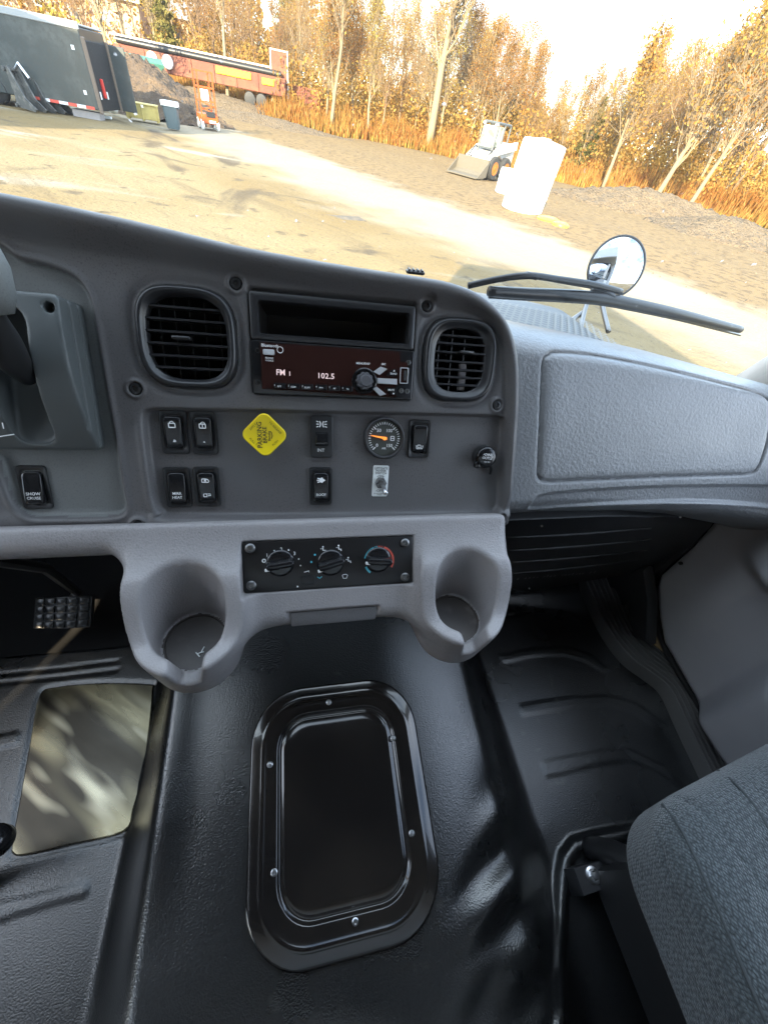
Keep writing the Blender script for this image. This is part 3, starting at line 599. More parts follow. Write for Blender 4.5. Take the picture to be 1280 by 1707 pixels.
m = MB(); m.poly([(.0035, -.0016), (-.0175, .0030), (-.0178, .0040), (.0030, .0018)], .0056, .0066, .0002); m.lathe([(.0022, .005), (.0022, .0075), (.001, .0078)], 14); m.build('needle', M_needle, t)
# toggle with placard
c = A(634, 802, -.008); t = dev('liftgate_switch', 'small toggle switch on a white placard lettered for the liftgate power', 'toggle switch', c, -.009)
ax = A(651, 775, -.008)-A(646, 831, -.008); rot = -math.atan2(ax[0], ax[1])*.6
m = MB(); m.plate(.0212, .0420, .002, -.0005, .0010, .0003); m.xf(Matrix.Rotation(rot, 4, 'Z')); m.build('placard', M_placard, t)
mk = MB(); z = .0013
for s, sz, y in (('LIFTGATE', .0042, .0170), ('POWER', .0040, .0138), ('SWITCH', .0040, .0106), ('-ON-', .0048, .0066), ('-OFF-', .0048, -.0130), ('DO NOT LEAVE ON', .0018, -.0170), ('PARKED', .0018, -.0188)): write(mk, s, sz, 0, y, z)
mk.xf(Matrix.Rotation(rot, 4, 'Z')); mk.build('print', M_ink, t, smooth=False)
m = MB(); m.lathe([(.0078, .001), (.0078, .006), (.0066, .0075), (.0058, .0076), (.0050, .012), (.0030, .0125)], 6, 0, -.002); m.build('nut', M_dsteel, t, sharp=20)
m = MB(); m.tube([(0, -.002, .010), (.0012, -.006, .018), (.0022, -.0105, .0255), (.0024, -.0115, .027)], [.0020, .0024, .0033, .0024], 12); m.build('bat_lever', M_steel, t, sharp=0)
# power outlet
c = A(810, 762, .004); t = dev('power_outlet', 'round black power outlet with a capped lid and tether tab', 'power outlet', c, -.009)
m = MB(); m.lathe([(.0150, 0), (.0150, .003), (.0135, .006), (.0128, .010)], 28, cap1=True); m.build('collar', M_black, t, sharp=0)
m = MB(); m.lathe([(.0128, .009), (.0142, .010), (.0146, .0145), (.0136, .0165), (.0100, .0176), (.004, .0180), (.0005, .0181)], 36, wob=None); m.plate(.008, .009, .003, .010, .0155, .001, -.0120, -.0105); m.build('lid', M_blackg, t, sharp=50)
m = MB(); m.tube([(.008, -.009, .010), (.012, -.017, .009), (.0135, -.024, .005)], .0022, 8); m.tube([(.002, -.013, .010), (.007, -.0165, .0085), (.0115, -.0175, .008)], .0013, 6); m.build('tether', M_black, t)
mk = MB(); zf = lambda x, y: -10*(x*x+y*y); z = .01835; write(mk, 'POWER', .0050, .001, .0035, z, -4, zf=zf); write(mk, 'OUTLET', .0048, .001, -.0008, z, -4, zf=zf); stroke(mk, [(-.007, -.0034), (.007, -.0040)], .0006, z, zf); write(mk, '12V 20A', .0026, .000, -.0058, z, -4, zf=zf)
mk.build('print', M_white, t, smooth=False)
# climate control panel
t = dev('climate_panel', 'black climate control panel with three rotary knobs and four corner screws', 'control panel', (-.003, -.018), -.005, None, DC)
def Cl(px, py, n=.001): return DC.uv(px, py, n)-np.array([-.003, -.018])
m = MB(); m.plate(.2165, .0640, .003, 0, .0055, .0008); m.build('face_plate', mat('climate face', (.012, .011, .011), .32, bump=(900, .15, .0003)), t)
for (px, py) in ((417, 914), (419, 976), (675, 905), (675, 962)):
    m = MB(); m.lathe([(.0062, .005), (.0060, .0075), (.0045, .0088), (.0026, .0090), (.0022, .0074), (.0006, .0074)], 20, *Cl(px, py)); m.build('screw', M_dsteel, t)
mk = MB(); z = .0058
for (px, py, s, sz) in ((445, 926, '1', .0062), (469, 916, '2', .0062), (491, 923, '3', .0062)): write(mk, s, sz, *Cl(px, py), z=z)
for (px, py) in ((457, 918), (481, 917), (498, 932), (501, 943)): flat(mk, arc(*Cl(px, py), .0010, 0, 330, 9), z)
def person(px, py): x, y = Cl(px, py); flat(mk, arc(x-.0012, y+.0034, .0011, 0, 330, 8), z); stroke(mk, [(x-.0014, y+.0018), (x-.001, y-.0012), (x+.0018, y-.0012), (x+.0020, y-.0036)], .0013, z); stroke(mk, [(x-.0044, y+.001), (x-.0026, y+.001)], .0009, z)
for p in ((540, 916), (566, 914), (582, 934)): person(*p)
x, y = Cl(440, 935); stroke(mk, arc(x, y, .0020, 0, 360, 10), .0014, z); flat(mk, arc(*Cl(496, 978), .0011, 0, 330, 9), z)
x, y = Cl(575, 961); stroke(mk, [(x-.0034, y+.0014), (x-.002, y+.0026), (x+.002, y+.0026), (x+.0034, y+.0014), (x+.002, y-.0026), (x-.002, y-.0026), (x-.0034, y+.0014)], .0009, z)
x, y = Cl(511, 953); stroke(mk, [(x-.003, y-.0006), (x+.003, y+.0008), (x+.003, y-.0010)], .0009, z); mk.build('print', M_white, t, smooth=False)
mk = MB(); k3 = Cl(632, 935); Rk = .0192
stroke(mk, arc(*k3, Rk, 168, 112, 12), .0024, z); stroke(mk, arc(*k3, Rk, 232, 202, 8), .0026, z)
for a in (107, 101): stroke(mk, arc(*k3, Rk, a, a-3.5, 2), .0022, z)
for q in ((525, 925), (519, 937)): flat(mk, arc(*Cl(*q), .0013, 0, 330, 8), z)
x, y = Cl(533, 963); stroke(mk, [(x-.003, y+.001), (x, y-.001), (x+.003, y+.0014)], .0012, z); mk.build('blue_print', M_blue, t, smooth=False)
mk = MB(); stroke(mk, arc(*k3, Rk, 70, -30, 18), .0024, z)
for a in (94, 87, 80): stroke(mk, arc(*k3, Rk, a, a-3.5, 2), .0022, z)
mk.build('red_print', M_red, t, smooth=False)
m = MB(); m.plate(.019, .0125, .005, .005, .0066, .0006, *Cl(513, 967)); m.build('push_button', M_black, t)
for (px, py, a, nm) in ((467, 941, 8, 0), (552, 940, 16, 0), (632, 935, -6, 0)):
    p = Cl(px, py, .008); m = MB()
    m.lathe([(.0172, .0055), (.0170, .0078), (.0155, .0092), (.0135, .0096)], 36)
    m.loft([[(x, y, zz) for x, y in rr(w, h, r, 4)] for w, h, r, zz in ((.036, .0115, .005, .009), (.0345, .0100, .0045, .017), (.0325, .0070, .0035, .0215), (.0305, .0048, .0024, .0222))], False)
    m.xf(Matrix.Translation((p[0], p[1], 0)) @ Matrix.Rotation(R_(a), 4, 'Z')); k = m.build('knob', M_blackg, t, sharp=38)
    m = MB(); m.plate(.0060, .0034, .0010, .0165, .0205, .0008, -.0155, -.0028); m.xf(Matrix.Translation((p[0], p[1], 0)) @ Matrix.Rotation(R_(a), 4, 'Z')); m.build('pointer', M_white, k)
# shift lever housing, in panel coordinates
def shf(X, Y, Z):
    box = smax(smax(np.abs(X+.335)-.083, np.abs(Y+.034)-.0735, .006), -Z-.015, .002)
    face = Z-(.047-6.0*np.clip(-.005-Y, 0, 1)**2*.55-.10*np.clip(Y-.015, 0, 1))
    b = smax(box, face, .0035)
    for z0, w in ((.009, .0016), (.026, .0016)): b = smax(b, -smax(np.abs(Z-z0)-w, -(np.abs(X+.335)-.0805), .001), .001)
    b = smax(b, -smax(smax(np.abs(X+.302+.10*np.clip(Y+.03, -.2, .2)*-.6)-.0185, np.abs(Y+.037)-.064, .017), .012+.25*np.clip(Y+.04, 0, .05)-Z, .004), .0025)
    for (x, y) in ((-.2605, .0275), (-.2615, -.0965), (-.3135, -.0985)): b = smax(b, -np.maximum(np.hypot(X-x, Y-y)-.0048, .030-Z), .0008)
    return b
t = dev('shift_lever', 'boxy black shift lever housing with a slotted face and lever at the left edge', 'shift lever', (-.335, -.034), -.007)
off = np.array([-.335, -.034, 0]); v, f = nets(shf, (-.422, -.112, -.012), (-.247, .045, .053), .0016)
link('housing', mesh_from('housing', v-off, f, mat('shift housing', (.085, .094, .095), .42, bump=(900, .25, .0004), rvar=(20, .36, .5)), sharp=30), t)
m = MB(); q = lambda px, py, n: (*(A(px, py, n)-off[:2]), n+.007)
m.tube(spline([q(46, 626, .022), q(26, 606, .04), q(2, 572, .062), q(-20, 530, .082), q(-34, 470, .095)], 6, False), [.0125-.0025*math.cos(k/24*6.28) for k in range(25)], 16); m.build('lever', M_black, t, sharp=0)
m = MB(); kk = q(-34, 452, .098); m.lathe([(.001, -.030), (.012, -.028), (.017, -.015), (.019, .004), (.016, .020), (.009, .027), (.001, .029)], 24); m.xf(Matrix.Translation(kk) @ Matrix.Rotation(R_(-75), 4, 'X')); m.build('knob', M_cluster, t, sharp=0)
mk = MB(); write(mk, '1', .008, *q(5, 710, .043)[:2], z=.0500); stroke(mk, [q(-4, 728, .043)[:2], q(22, 724, .043)[:2]], .0009, .0485); mk.build('print', M_white, t, smooth=False)
# ------------------------------------------------------------------ floor things
HF = Frame((.055, .07, 1.2655), 90-math.degrees(math.atan(.17)))                # local frame lying on the hump
ctr = HF.uv(570, 1382); t = thing('floor_hatch', 'glossy black rounded access plate screwed to the floor hump', 'access plate', HF.w(*ctr), HF.rot)
hl = lambda px, py: HF.uv(px, py, .004)-ctr
op = [hl(*p) for p in ((417, 1270), (421, 1230), (438, 1190), (476, 1160), (540, 1142), (600, 1137), (638, 1142), (664, 1166), (680, 1200), (696, 1260), (720, 1370), (729, 1440), (720, 1500), (690, 1556), (640, 1583), (570, 1606), (510, 1620), (478, 1612), (440, 1572), (424, 1500), (417, 1380))]
x0, x1, y0, y1 = min(p[0] for p in op), max(p[0] for p in op), min(p[1] for p in op), max(p[1] for p in op)
cx, cy, w, h = (x0+x1)/2, (y0+y1)/2, x1-x0, y1-y0; HATCH = (cx, cy, w, h)
prof = [(0, .085, -.004), (0, .085, .003), (.003, .083, .0045), (.014, .075, .0050), (.0175, .072, .0062), (.0205, .070, .0070), (.0235, .067, .0062), (.0265, .065, .0045), (.030, .062, .0045), (.0415, .053, .0045), (.0435, .051, .0036), (.0460, .049, -.001), (.0485, .047, -.0013), (.0515, .044, .0006), (.055, .041, .0016), (.066, .033, .0019)]
m = MB(); m.loft([[(x, y, z) for x, y in rr(w-2*i, h-2*i, r, 10, cx, cy)] for i, r, z in prof], False, True); m.build('plate', M_paint, t, sharp=0)
for p in ((548, 1171), (655, 1231), (450, 1275), (686, 1390), (457, 1455), (592, 1537)):
    m = MB(); m.lathe([(.0048, .004), (.0046, .0062), (.0036, .0068)], 16, *hl(*p), cap1=False); m.lathe([(.0036, .0068), (.0030, .0088), (.0018, .0090), (.0016, .0070)], 6, *hl(*p)); m.build('screw', M_steel, t, sharp=30)
# brake pedal
pc = (onz(48, 988, 1.225)+onz(152, 983, 1.225)+onz(64, 1061, 1.19)+onz(150, 1056, 1.19))/4
t = thing('brake_pedal', 'black pedal with a gridded rubber pad under the console', 'pedal', pc, (R_(38), 0, R_(-3)))
pw, ph = .108, .066; bend = lambda x: -2.2*x*x
m = MB(); m.loft([[(x, sy*ph/2*(1-.05*(1 if x < 0 else 0)), z+bend(x)) for sy, z in ((-1, -.008), (1, -.008), (1, .004), (-1, .004))] for x in np.linspace(-pw/2, pw/2, 9)]); m.build('pad', M_pedal, t)
blk = MB(); blk.bbox((0, 0, 0), (.0168, .0135, .0055), .0012); bme = blk.mesh('tread_block', M_pedal)
for i in range(5):
    for j in range(4):
        x = -pw/2+.0125+i*.0208; o = link('tread_block', bme, t); o.location = (x, -ph/2+.0090+j*.0162, .0055+bend(x)); o.rotation_euler = (0, math.atan(4.4*x), 0)
m = MB(); m.tube([(0, 0, -.008), (.01, .04, -.03), (.03, .10, .12), (.035, .12, .26)], .010, 8); m.build('arm', M_dsteel, t)
pz = onz(8, 1400, 1.22); t = thing('hand_lever', 'black upright lever end with dark ring at the left edge of the floor', 'lever', (pz[0], pz[1], FLZ))
h = pz[2]-FLZ; m = MB(); m.tube([(-.09, -.05, 0), (-.055, -.02, h*.5), (-.028, -.004, h*.9)], [.016, .014, .014], 12); m.lathe([(.016, 0), (.021, .010), (.021, .028), (.016, .038), (.004, .041)], 20); m.v = [(x-.012, y, z+h-.02) if i >= 36 else (x, y, z) for i, (x, y, z) in enumerate(m.v)]; m.build('boot', M_blackg, t, sharp=0)
# ------------------------------------------------------------------ passenger seat
def seatf(X, Y, Z):
    fy = .028+.16*(X-.62)-.25*(X-.62)**2*0
    b = smax(smax(.432+.06*np.clip(1.46-Z, 0, .2)+.05*np.clip(Y+.05, -.4, .2)-X, X-.99, .03), Y-fy+.15*np.clip(1.44-Z, 0, .2), .075)
    b = smax(b, -.66-Y, .03); t = Z-(1.497+.012*np.exp(-((X-.66)/.22)**2)-.018*sst(-.1, .05, Y)); b = smax(b, t, .055); b = smax(b, 1.345-Z, .03)
    b = b+.0022*np.exp(-(np.abs(X-.50+.04*np.clip(Y, -.5, .1))/.0032)**2)*(Z > 1.44)+.0018*np.exp(-((Z-1.455)/.003)**2)*sst(.46, .44, X)
    return b
t = thing('passenger_seat', 'blue grey woven fabric seat cushion in the lower right corner', 'seat', (.66, -.28, FLZ))
v, f = nets(seatf, (.36, -.69, 1.32), (1.01, .10, 1.54), .0045); link('cushion', mesh_from('cushion', v-np.array([.66, -.28, FLZ]), f, M_fabric, sharp=0), t)
def on_seat(px, py):                        # where a sight line meets the cushion
    d = ray(px, py)
    for k in np.arange(.25, 1.2, .001):
        q = CAM+d*k
        if seatf(np.array(q[0]), np.array(q[1]), np.array(q[2])) < 0: return q-np.array([.66, -.28, FLZ])
    return None
for pts in (((1196, 1284), (1222, 1304), (1248, 1332), (1268, 1360), (1284, 1388), (1310, 1440)), ((1104, 1342), (1128, 1372), (1152, 1416), (1180, 1478), (1210, 1548), (1244, 1630), (1276, 1704))):
    P_ = [q for q in (on_seat(*p) for p in pts) if q is not None]; m = MB(); m.tube(spline(P_, 5, False), .0021, 6); m.build('seam', M_seam, t, sharp=0)
m = MB(); m.bbox((.72, -.32, 1.24), (.42, .52, .24), .02); m.rel((.66, -.28, FLZ)); m.build('pedestal', M_under, t)
bp = onz(985, 1464, 1.15); t = thing('seat_bracket', 'small dark bracket with a bright bolt beside the seat base', 'bracket', (bp[0], bp[1], FLZ+.010))
bq = lambda px, py, z: tuple(onz(px, py, z)-np.array([bp[0], bp[1], FLZ+.010]))
m = MB(); b0 = [bq(955, 1448, 1.15), bq(1010, 1432, 1.15), (bq(1020, 1478, 1.15)), bq(972, 1495, 1.15)]; m.loft([[(x, y, -.002) for x, y, z in b0], b0[:], [(x*.96, y*.96, z+.002) for x, y, z in b0]]); m.build('bracket_plate', mat('bracket steel', (.09, .09, .095), .35, .7), t, smooth=False)
m = MB(); c = bq(988, 1460, 1.152); m.lathe([(.0130, 0), (.0130, .002), (.0095, .003), (.0090, .0015)], 24); m.lathe([(.0075, .0015), (.0072, .006), (.005, .008), (.002, .0084)], 6); m.xf(Matrix.Translation((c[0], c[1], c[2]))); m.build('bolt', M_steel, t, sharp=30)
bk = onz(1052, 1470, 1.18); t = thing('belt_anchor', 'black belt anchor arm tucked under the seat front corner', 'belt anchor', (bk[0], bk[1], FLZ+.01))
m = MB(); m.tube(spline([(-.012, .050, .0), (-.006, .040, .05), (.006, .02, .085), (.018, -.006, .10), (.03, -.03, .10)], 4, False), [.018+.006*math.sin(k/16*3.14) for k in range(17)], 12); m.build('arm', M_black, t, sharp=0)
m = MB(); m.bbox((0, 0, .055), (.030, .014, .09), .004); m.xf(Matrix.Translation((-.006, .018, 0)) @ Matrix.Rotation(R_(30), 4, 'Z')); m.build('plate', M_black, t)
m = MB(); m.tube([(-.004, -.012, .108), (.010, -.016, .110)], .0045, 8); m.build('clip', M_steel, t)
# ------------------------------------------------------------------ passenger door
DPOLY = [(.53, 1.66), (.49, 1.56), (.462, 1.50), (.450, 1.42), (.449, 1.30), (.43, 1.26), (.37, 1.215), (.316, 1.18), (.20, 1.166), (.05, 1.154), (-.8, 1.15), (-.8, 1.78), (.53, 1.74)]
ys = np.arange(-.79, .74, .006); zs = np.arange(1.14, 1.79, .006); Y, Z = np.meshgrid(ys, zs, indexing='ij'); d = sdpoly(Y, Z, DPOLY)
Xd = .95-.012*np.sqrt(np.clip(1-(1-np.clip(d, 0, .015)/.015)**2, 0, 1)) + .05*np.clip(-d/.005, 0, 1)
Xd -= .060*sst(1.47, 1.53, Z+.12*np.exp(-((Y-.15)/.16)**2)*0)*sst(.40, .28, Y)          # arm rest
pk = sst(.185, .115, Y)*(1-sst(1.36, 1.44, Z))*sst(1.15, 1.19, Z); Xd -= .055*pk                            # map pocket bulge
Xd += .006*np.exp(-((np.hypot(Y-.20, Z-1.40)-.105)/.012)**2)*sst(1.36, 1.42, Z)
t = CABT = thing('truck_cab', 'grey passenger side of the truck cab with a moulded door panel and pale pillar', 'truck cab', (.95, 0, 1.15))
v, f = grid(np.stack([Xd, Y, Z], -1), cells(d) > -.006); dr = link('door', mesh_from('door', v-np.array([.95, 0, 1.15]), f, M_door, sharp=0), t)
MB().box((.055, -.18, .28), (.03, 1.2, .58)).build('door_skin', M_white, dr, smooth=False)
m = MB(); c = onx(1136, 939, .937); m.tube([(c[0]-.95, c[1], c[2]-1.15), (c[0]-.956, c[1], c[2]-1.15)], .004, 10); m.build('clip', M_void, dr)
m = MB(); sp = [(.965, .03, 1.135), (.96, .20, 1.148), (.955, .315, 1.165), (.95, .385, 1.20), (.945, .45, 1.255), (.94, .47, 1.31), (.94, .475, 1.44), (.94, .49, 1.51), (.94, .51, 1.57), (.94, .54, 1.66)]; m.tube(spline([np.array(p)-np.array([.95, 0, 1.15]) for p in sp], 4, False), .010, 8); m.build('seal', M_void, dr)
# kick trim beside the footwell
t = thing('kick_trim', 'black angular kick trim at the front of the passenger footwell', 'trim panel', (.90, .55, FLZ))
m = MB(); tr = [onx(px, py, .90) for px, py in ((1040, 930), (1078, 945), (1086, 1000), (1083, 1075), (1058, 1060), (1048, 1010))]; m.loft([[q+np.array([.02, 0, 0]) for q in tr], tr, [np.mean(tr, 0)*.12+q*.88-np.array([.008, 0, 0]) for q in tr]]); m.rel((.90, .55, FLZ)); m.build('trim_face', M_under, t)

# ================================================================== TRUCK OUTSIDE THE GLASS
M_glass = bpy.data.materials.new('windshield glass'); M_glass.use_nodes = True; g_ = M_glass.node_tree; g_.nodes.clear()
o_ = g_.nodes.new('ShaderNodeOutputMaterial'); tr_ = g_.nodes.new('ShaderNodeBsdfTransparent'); gl_ = g_.nodes.new('ShaderNodeBsdfGlossy'); mi_ = g_.nodes.new('ShaderNodeMixShader'); fr_ = g_.nodes.new('ShaderNodeFresnel')
tr_.inputs['Color'].default_value = (.93, .97, .95, 1); gl_.inputs['Roughness'].default_value = .01; fr_.inputs['IOR'].default_value = 1.35
g_.links.new(fr_.outputs[0], mi_.inputs[0]); g_.links.new(tr_.outputs[0], mi_.inputs[1]); g_.links.new(gl_.outputs[0], mi_.inputs[2]); fc_ = g_.nodes.new('ShaderNodeTexCoord'); fn_ = g_.nodes.new('ShaderNodeTexNoise'); fn_.inputs['Scale'].default_value = 75; fn_.inputs['Detail'].default_value = 2; fr2 = g_.nodes.new('ShaderNodeMapRange'); fr2.inputs['From Min'].default_value = .725; fr2.inputs['From Max'].default_value = .78; fr2.inputs['To Min'].default_value = .012; fr2.inputs['To Max'].default_value = .5
df_ = g_.nodes.new('ShaderNodeBsdfTranslucent'); df_.inputs['Color'].default_value = (.8, .8, .78, 1); m2_ = g_.nodes.new('ShaderNodeMixShader')
g_.links.new(fc_.outputs['Object'], fn_.inputs['Vector']); g_.links.new(fn_.outputs['Fac'], fr2.inputs['Value']); g_.links.new(fr2.outputs[0], m2_.inputs[0]); g_.links.new(mi_.outputs[0], m2_.inputs[1]); g_.links.new(df_.outputs[0], m2_.inputs[2]); g_.links.new(m2_.outputs[0], o_.inputs[0])
M_body = mat('truck paint', (.75, .76, .78), .22, coat=.4)
M_pillar = mat('pillar trim', (.62, .56, .50), .5, bump=(600, .2, .0004))
t = thing('windshield', 'clear windshield glass over the dash with a dark lower gasket', 'windshield', (0, .74, 1.80))
gb = [(-.98, .62, 1.79), (-.6, .72, 1.79), (0, .765, 1.79), (.6, .72, 1.755), (.98, .62, 1.73)]; gtp = [(-.92, .16, 2.48), (-.55, .24, 2.50), (0, .27, 2.505), (.55, .24, 2.50), (.92, .16, 2.48)]
m = MB(); m.loft([spline(gb, 8, False), spline(gtp, 8, False)], False, False, False); m.rel((0, .74, 1.80)); m.build('glass', M_glass, t, sharp=0)
m = MB(); m.tube(spline([np.array(p)+np.array([0, -.012, .004]) for p in gb], 8, False), .011, 8); m.rel((0, .74, 1.80)); m.build('gasket', M_black, t, sharp=0)
for s in (-1, 1):
    m = MB(); m.tube(spline([np.array(p) for p in ((s*.985, .625, 1.73), (s*.97, .52, 1.95), (s*.955, .42, 2.14), (s*.92, .16, 2.49))], 6, False), [.055]*19, 10); m.rel((.95, 0, 1.15)); m.build('pillar', M_pillar, CABT, sharp=0)
# hood, cowl grille, box body
def HZ(x, y): return 1.757-.02*np.clip(y-.78, 0, .3)-.30*np.clip(y-1.08, 0, 3)-.05*(np.abs(x)/.9)**4
t = thing('truck_hood', 'pale sloping hood with a dark mesh cowl screen behind the wiper', 'hood', (0, 1.5, 1.0))
xs = np.linspace(-.80, .80, 60); ys = np.linspace(.80, 2.5, 60); X, Y = np.meshgrid(xs, ys, indexing='ij')
Zh = HZ(X, Y)-3.2*np.clip(np.abs(X)-.76, 0, 1)**1.2-.9*np.clip(Y-2.3, 0, 1)
v, f = grid(np.stack([X, Y, Zh], -1)); link('panel', mesh_from('panel', v-np.array([0, 1.5, 1.0]), f, mat('hood paint', (.045, .046, .047), .45), sharp=0), t)
MB().box((0, -.12, .25), (1.5, 1.0, .5)).build('engine_bay', M_void, t, smooth=False)
m = MB(); x0, x1, y0, y1 = .38, .80, .80, 1.04
hx = .0115; rws = int((y1-y0)/(hx*1.5))
for r in range(rws):
    for c in range(int((x1-x0)/(hx*1.732))):
        cx, cy = x0+(c+.5*(r % 2))*hx*1.732, y0+r*hx*1.5; R0 = [(cx+hx*.98*math.sin(R_(60*k)), cy+hx*.98*math.cos(R_(60*k))) for k in range(6)]; R1 = [(cx+hx*.70*math.sin(R_(60*k)), cy+hx*.70*math.cos(R_(60*k))) for k in range(6)]
        m.loft([[(x, y, float(HZ(x, y))+.003) for x, y in R0], [(x, y, float(HZ(x, y))+.003) for x, y in R1]], False, False)
m.rel((0, 1.5, 1.0)); o = m.build('cowl_screen', mat('cowl mesh', (.17, .165, .15), .6), t, smooth=False); tag(o, kind='stuff')
t = thing('box_body', 'white cargo box body behind the cab', 'truck body', (0, -3.9, .9))
m = MB(); m.bbox((0, 0, 1.5), (2.5, 6.2, 3.0), .04); m.build('box', M_body, t, smooth=False)
m = MB(); m.bbox((0, 3.62, 2.52), (2.5, 1.0, .95), .04); m.build('shadow_overhang', M_body, t, smooth=False)  # unseen overhang added to widen the truck's shadow on the ground
# wiper
wp = lambda px, py, o=0: onplane(px, py, np.array([.6, .735-o, 1.80]), np.array([.1, -.86, -.5]))
t = thing('windshield_wiper', 'black wiper blade and arm lying low across the windshield', 'wiper', wp(815, 485))
w0 = wp(815, 485); bl = [(815, 485), (880, 489), (940, 492), (1000, 497), (1060, 508), (1130, 523), (1190, 538), (1234, 549)]
m = MB(); pts = spline([wp(*p) for p in bl], 5, False); m.tube([p-w0 for p in pts], [.0078+.0026*math.sin(math.pi*k/(len(pts)-1)) for k in range(len(pts))], 10); m.build('blade', M_black, t, sharp=0)
m = MB(); pts = spline([wp(px, py+9, -.004) for px, py in bl], 5, False); m.tube([p-w0 for p in pts], .0032, 6); m.build('rubber', M_rubber, t, sharp=0)
m = MB(); pts = spline([wp(*p, -.012) for p in ((780, 476), (830, 465), (880, 459), (930, 465), (990, 474), (1035, 486))], 5, False); m.tube([p-w0 for p in pts], .0052, 8); m.build('arm', M_black, t, sharp=0)
m = MB(); pts = spline([wp(*p, -.012) for p in ((850, 465), (890, 463), (940, 471), (985, 479))], 5, False); m.tube([p-w0 for p in pts], .0022, 6); m.build('washer_hose', M_black, t, sharp=0)
m = MB(); m.bbox((0, 0, 0), (.05, .014, .014), .003); k = m.build('joint', M_black, t); k.location = Vector(wp(1005, 487, -.01)-w0); k.rotation_euler = (0, R_(14), R_(-8))
m = MB(); m.bbox((0, 0, 0), (.024, .010, .009), .002); k = m.build('hose_clip', M_black, t); k.location = Vector(wp(886, 459, -.013)-w0); k.rotation_euler = (0, R_(4), 0)
nzp = wp(692, 453, .0); t = thing('washer_nozzle', 'small black washer clip on the lower windshield gasket', 'washer nozzle', nzp)
m = MB(); m.bbox((0, 0, 0), (.028, .010, .005), .0015); m.build('body', M_black, t)
for k in range(4): MB().box((-.010+k*.0066, 0, .003), (.0025, .009, .002)).build('ridge', M_black, t)
# hood mirror
mc = CAM+ray(1027, 446)*1.62; t = thing('hood_mirror', 'round convex chrome mirror on a forked stand at the hood corner', 'mirror', (mc[0], mc[1], mc[2]-.30))
nv = Vector((CAM-mc)/np.linalg.norm(CAM-mc)); nv = (nv+Vector((.30, -.25, .18))).normalized(); Q = nv.to_track_quat('Z', 'Y').to_matrix().to_4x4(); up = Matrix.Translation((0, 0, .30))
mr = .108
m = MB(); Rs_ = .26; m.lathe([(mr*math.sin(R_(a)), Rs_*(math.sqrt(1-(mr*math.sin(R_(a))/Rs_)**2))-math.sqrt(Rs_**2-mr**2)) for a in np.linspace(89.9, 2, 16)], 48); m.xf(up @ Q); m.build('mirror_glass', mat('mirror silver', (.50, .53, .57), .015, 1), t, sharp=0)
m = MB(); m.lathe([(mr*.96, -.02), (mr+.004, -.012), (mr+.006, .001), (mr+.002, .004), (mr-.003, .001)], 48, cap1=False); m.xf(up @ Q); m.build('rim', M_black, t, sharp=0)
m = MB(); m.lathe([(mr, -.002), (mr*.9, -.03), (mr*.6, -.055), (.01, -.065)], 40); m.xf(up @ Q); m.build('shell', M_steel, t, sharp=0)
def mpx(px, py, k): return (CAM+ray(px, py)*k)-np.array([mc[0], mc[1], mc[2]-.30])
for pts in (((985, 488, 1.60), (975, 515, 1.50), (968, 545, 1.42)), ((1000, 488, 1.60), (1006, 520, 1.52), (1014, 552, 1.45)), ((972, 520, 1.5), (955, 532, 1.45), (938, 545, 1.38))):
    m = MB(); m.tube(spline([mpx(*p) for p in pts], 4, False), .009, 10); m.build('stand_leg', M_dsteel, t, sharp=0)
m = MB(); m.tube([mpx(985, 490, 1.60), mpx(1000, 470, 1.64), mpx(1014, 455, 1.68)], .014, 10); m.build('stem', M_dsteel, t, sharp=0)

# ================================================================== OUTSIDE
# ground
M_gr = bpy.data.materials.new('packed dirt lot'); M_gr.use_nodes = True; T = M_gr.node_tree; b = T.nodes['Principled BSDF']; b.inputs['Roughness'].default_value = .95; b.inputs['Specular IOR Level'].default_value = .15
co = T.nodes.new('ShaderNodeTexCoord')
def gn(scale, det=6, sc=(1, 1, 1), dist=0):
    mp_ = T.nodes.new('ShaderNodeMapping'); mp_.inputs['Scale'].default_value = sc; n = T.nodes.new('ShaderNodeTexNoise'); n.inputs['Scale'].default_value = scale; n.inputs['Detail'].default_value = det; n.inputs['Distortion'].default_value = dist
    T.links.new(co.outputs['Object'], mp_.inputs['Vector']); T.links.new(mp_.outputs[0], n.inputs['Vector']); return n
def gramp(n, lo, hi, mx_=1): r = T.nodes.new('ShaderNodeMapRange'); r.inputs['From Min'].default_value = lo; r.inputs['From Max'].default_value = hi; r.inputs['To Max'].default_value = mx_; r.interpolation_type = 'SMOOTHSTEP'; T.links.new(n.outputs['Fac'] if 'Fac' in n.outputs else n.outputs[0], r.inputs['Value']); return r
def gmix(fac, a, bcol):
    x = T.nodes.new('ShaderNodeMix'); x.data_type = 'RGBA'; T.links.new(fac.outputs[0], x.inputs['Factor'])
    if isinstance(a, tuple): x.inputs['A'].default_value = (*a, 1)
    else: T.links.new(a.outputs['Result'], x.inputs['A'])
    x.inputs['B'].default_value = (*bcol, 1); return x
x = gmix(gramp(gn(.12), .42, .62), (0.208, 0.162, 0.089), (0.170, 0.119, 0.053))
x = gmix(gramp(gn(.35, 8, (1, .45, 1), 1.0), .56, .66), x, (0.089, 0.068, 0.043))
x = gmix(gramp(gn(.22, 7, (.7, 1.6, 1), .6), .57, .66), x, (0.255, 0.225, 0.170))
x = gmix(gramp(gn(1.6, 8), .60, .70), x, (0.111, 0.085, 0.051))
x = gmix(gramp(gn(14, 6), .58, .72), x, (0.098, 0.078, 0.053))
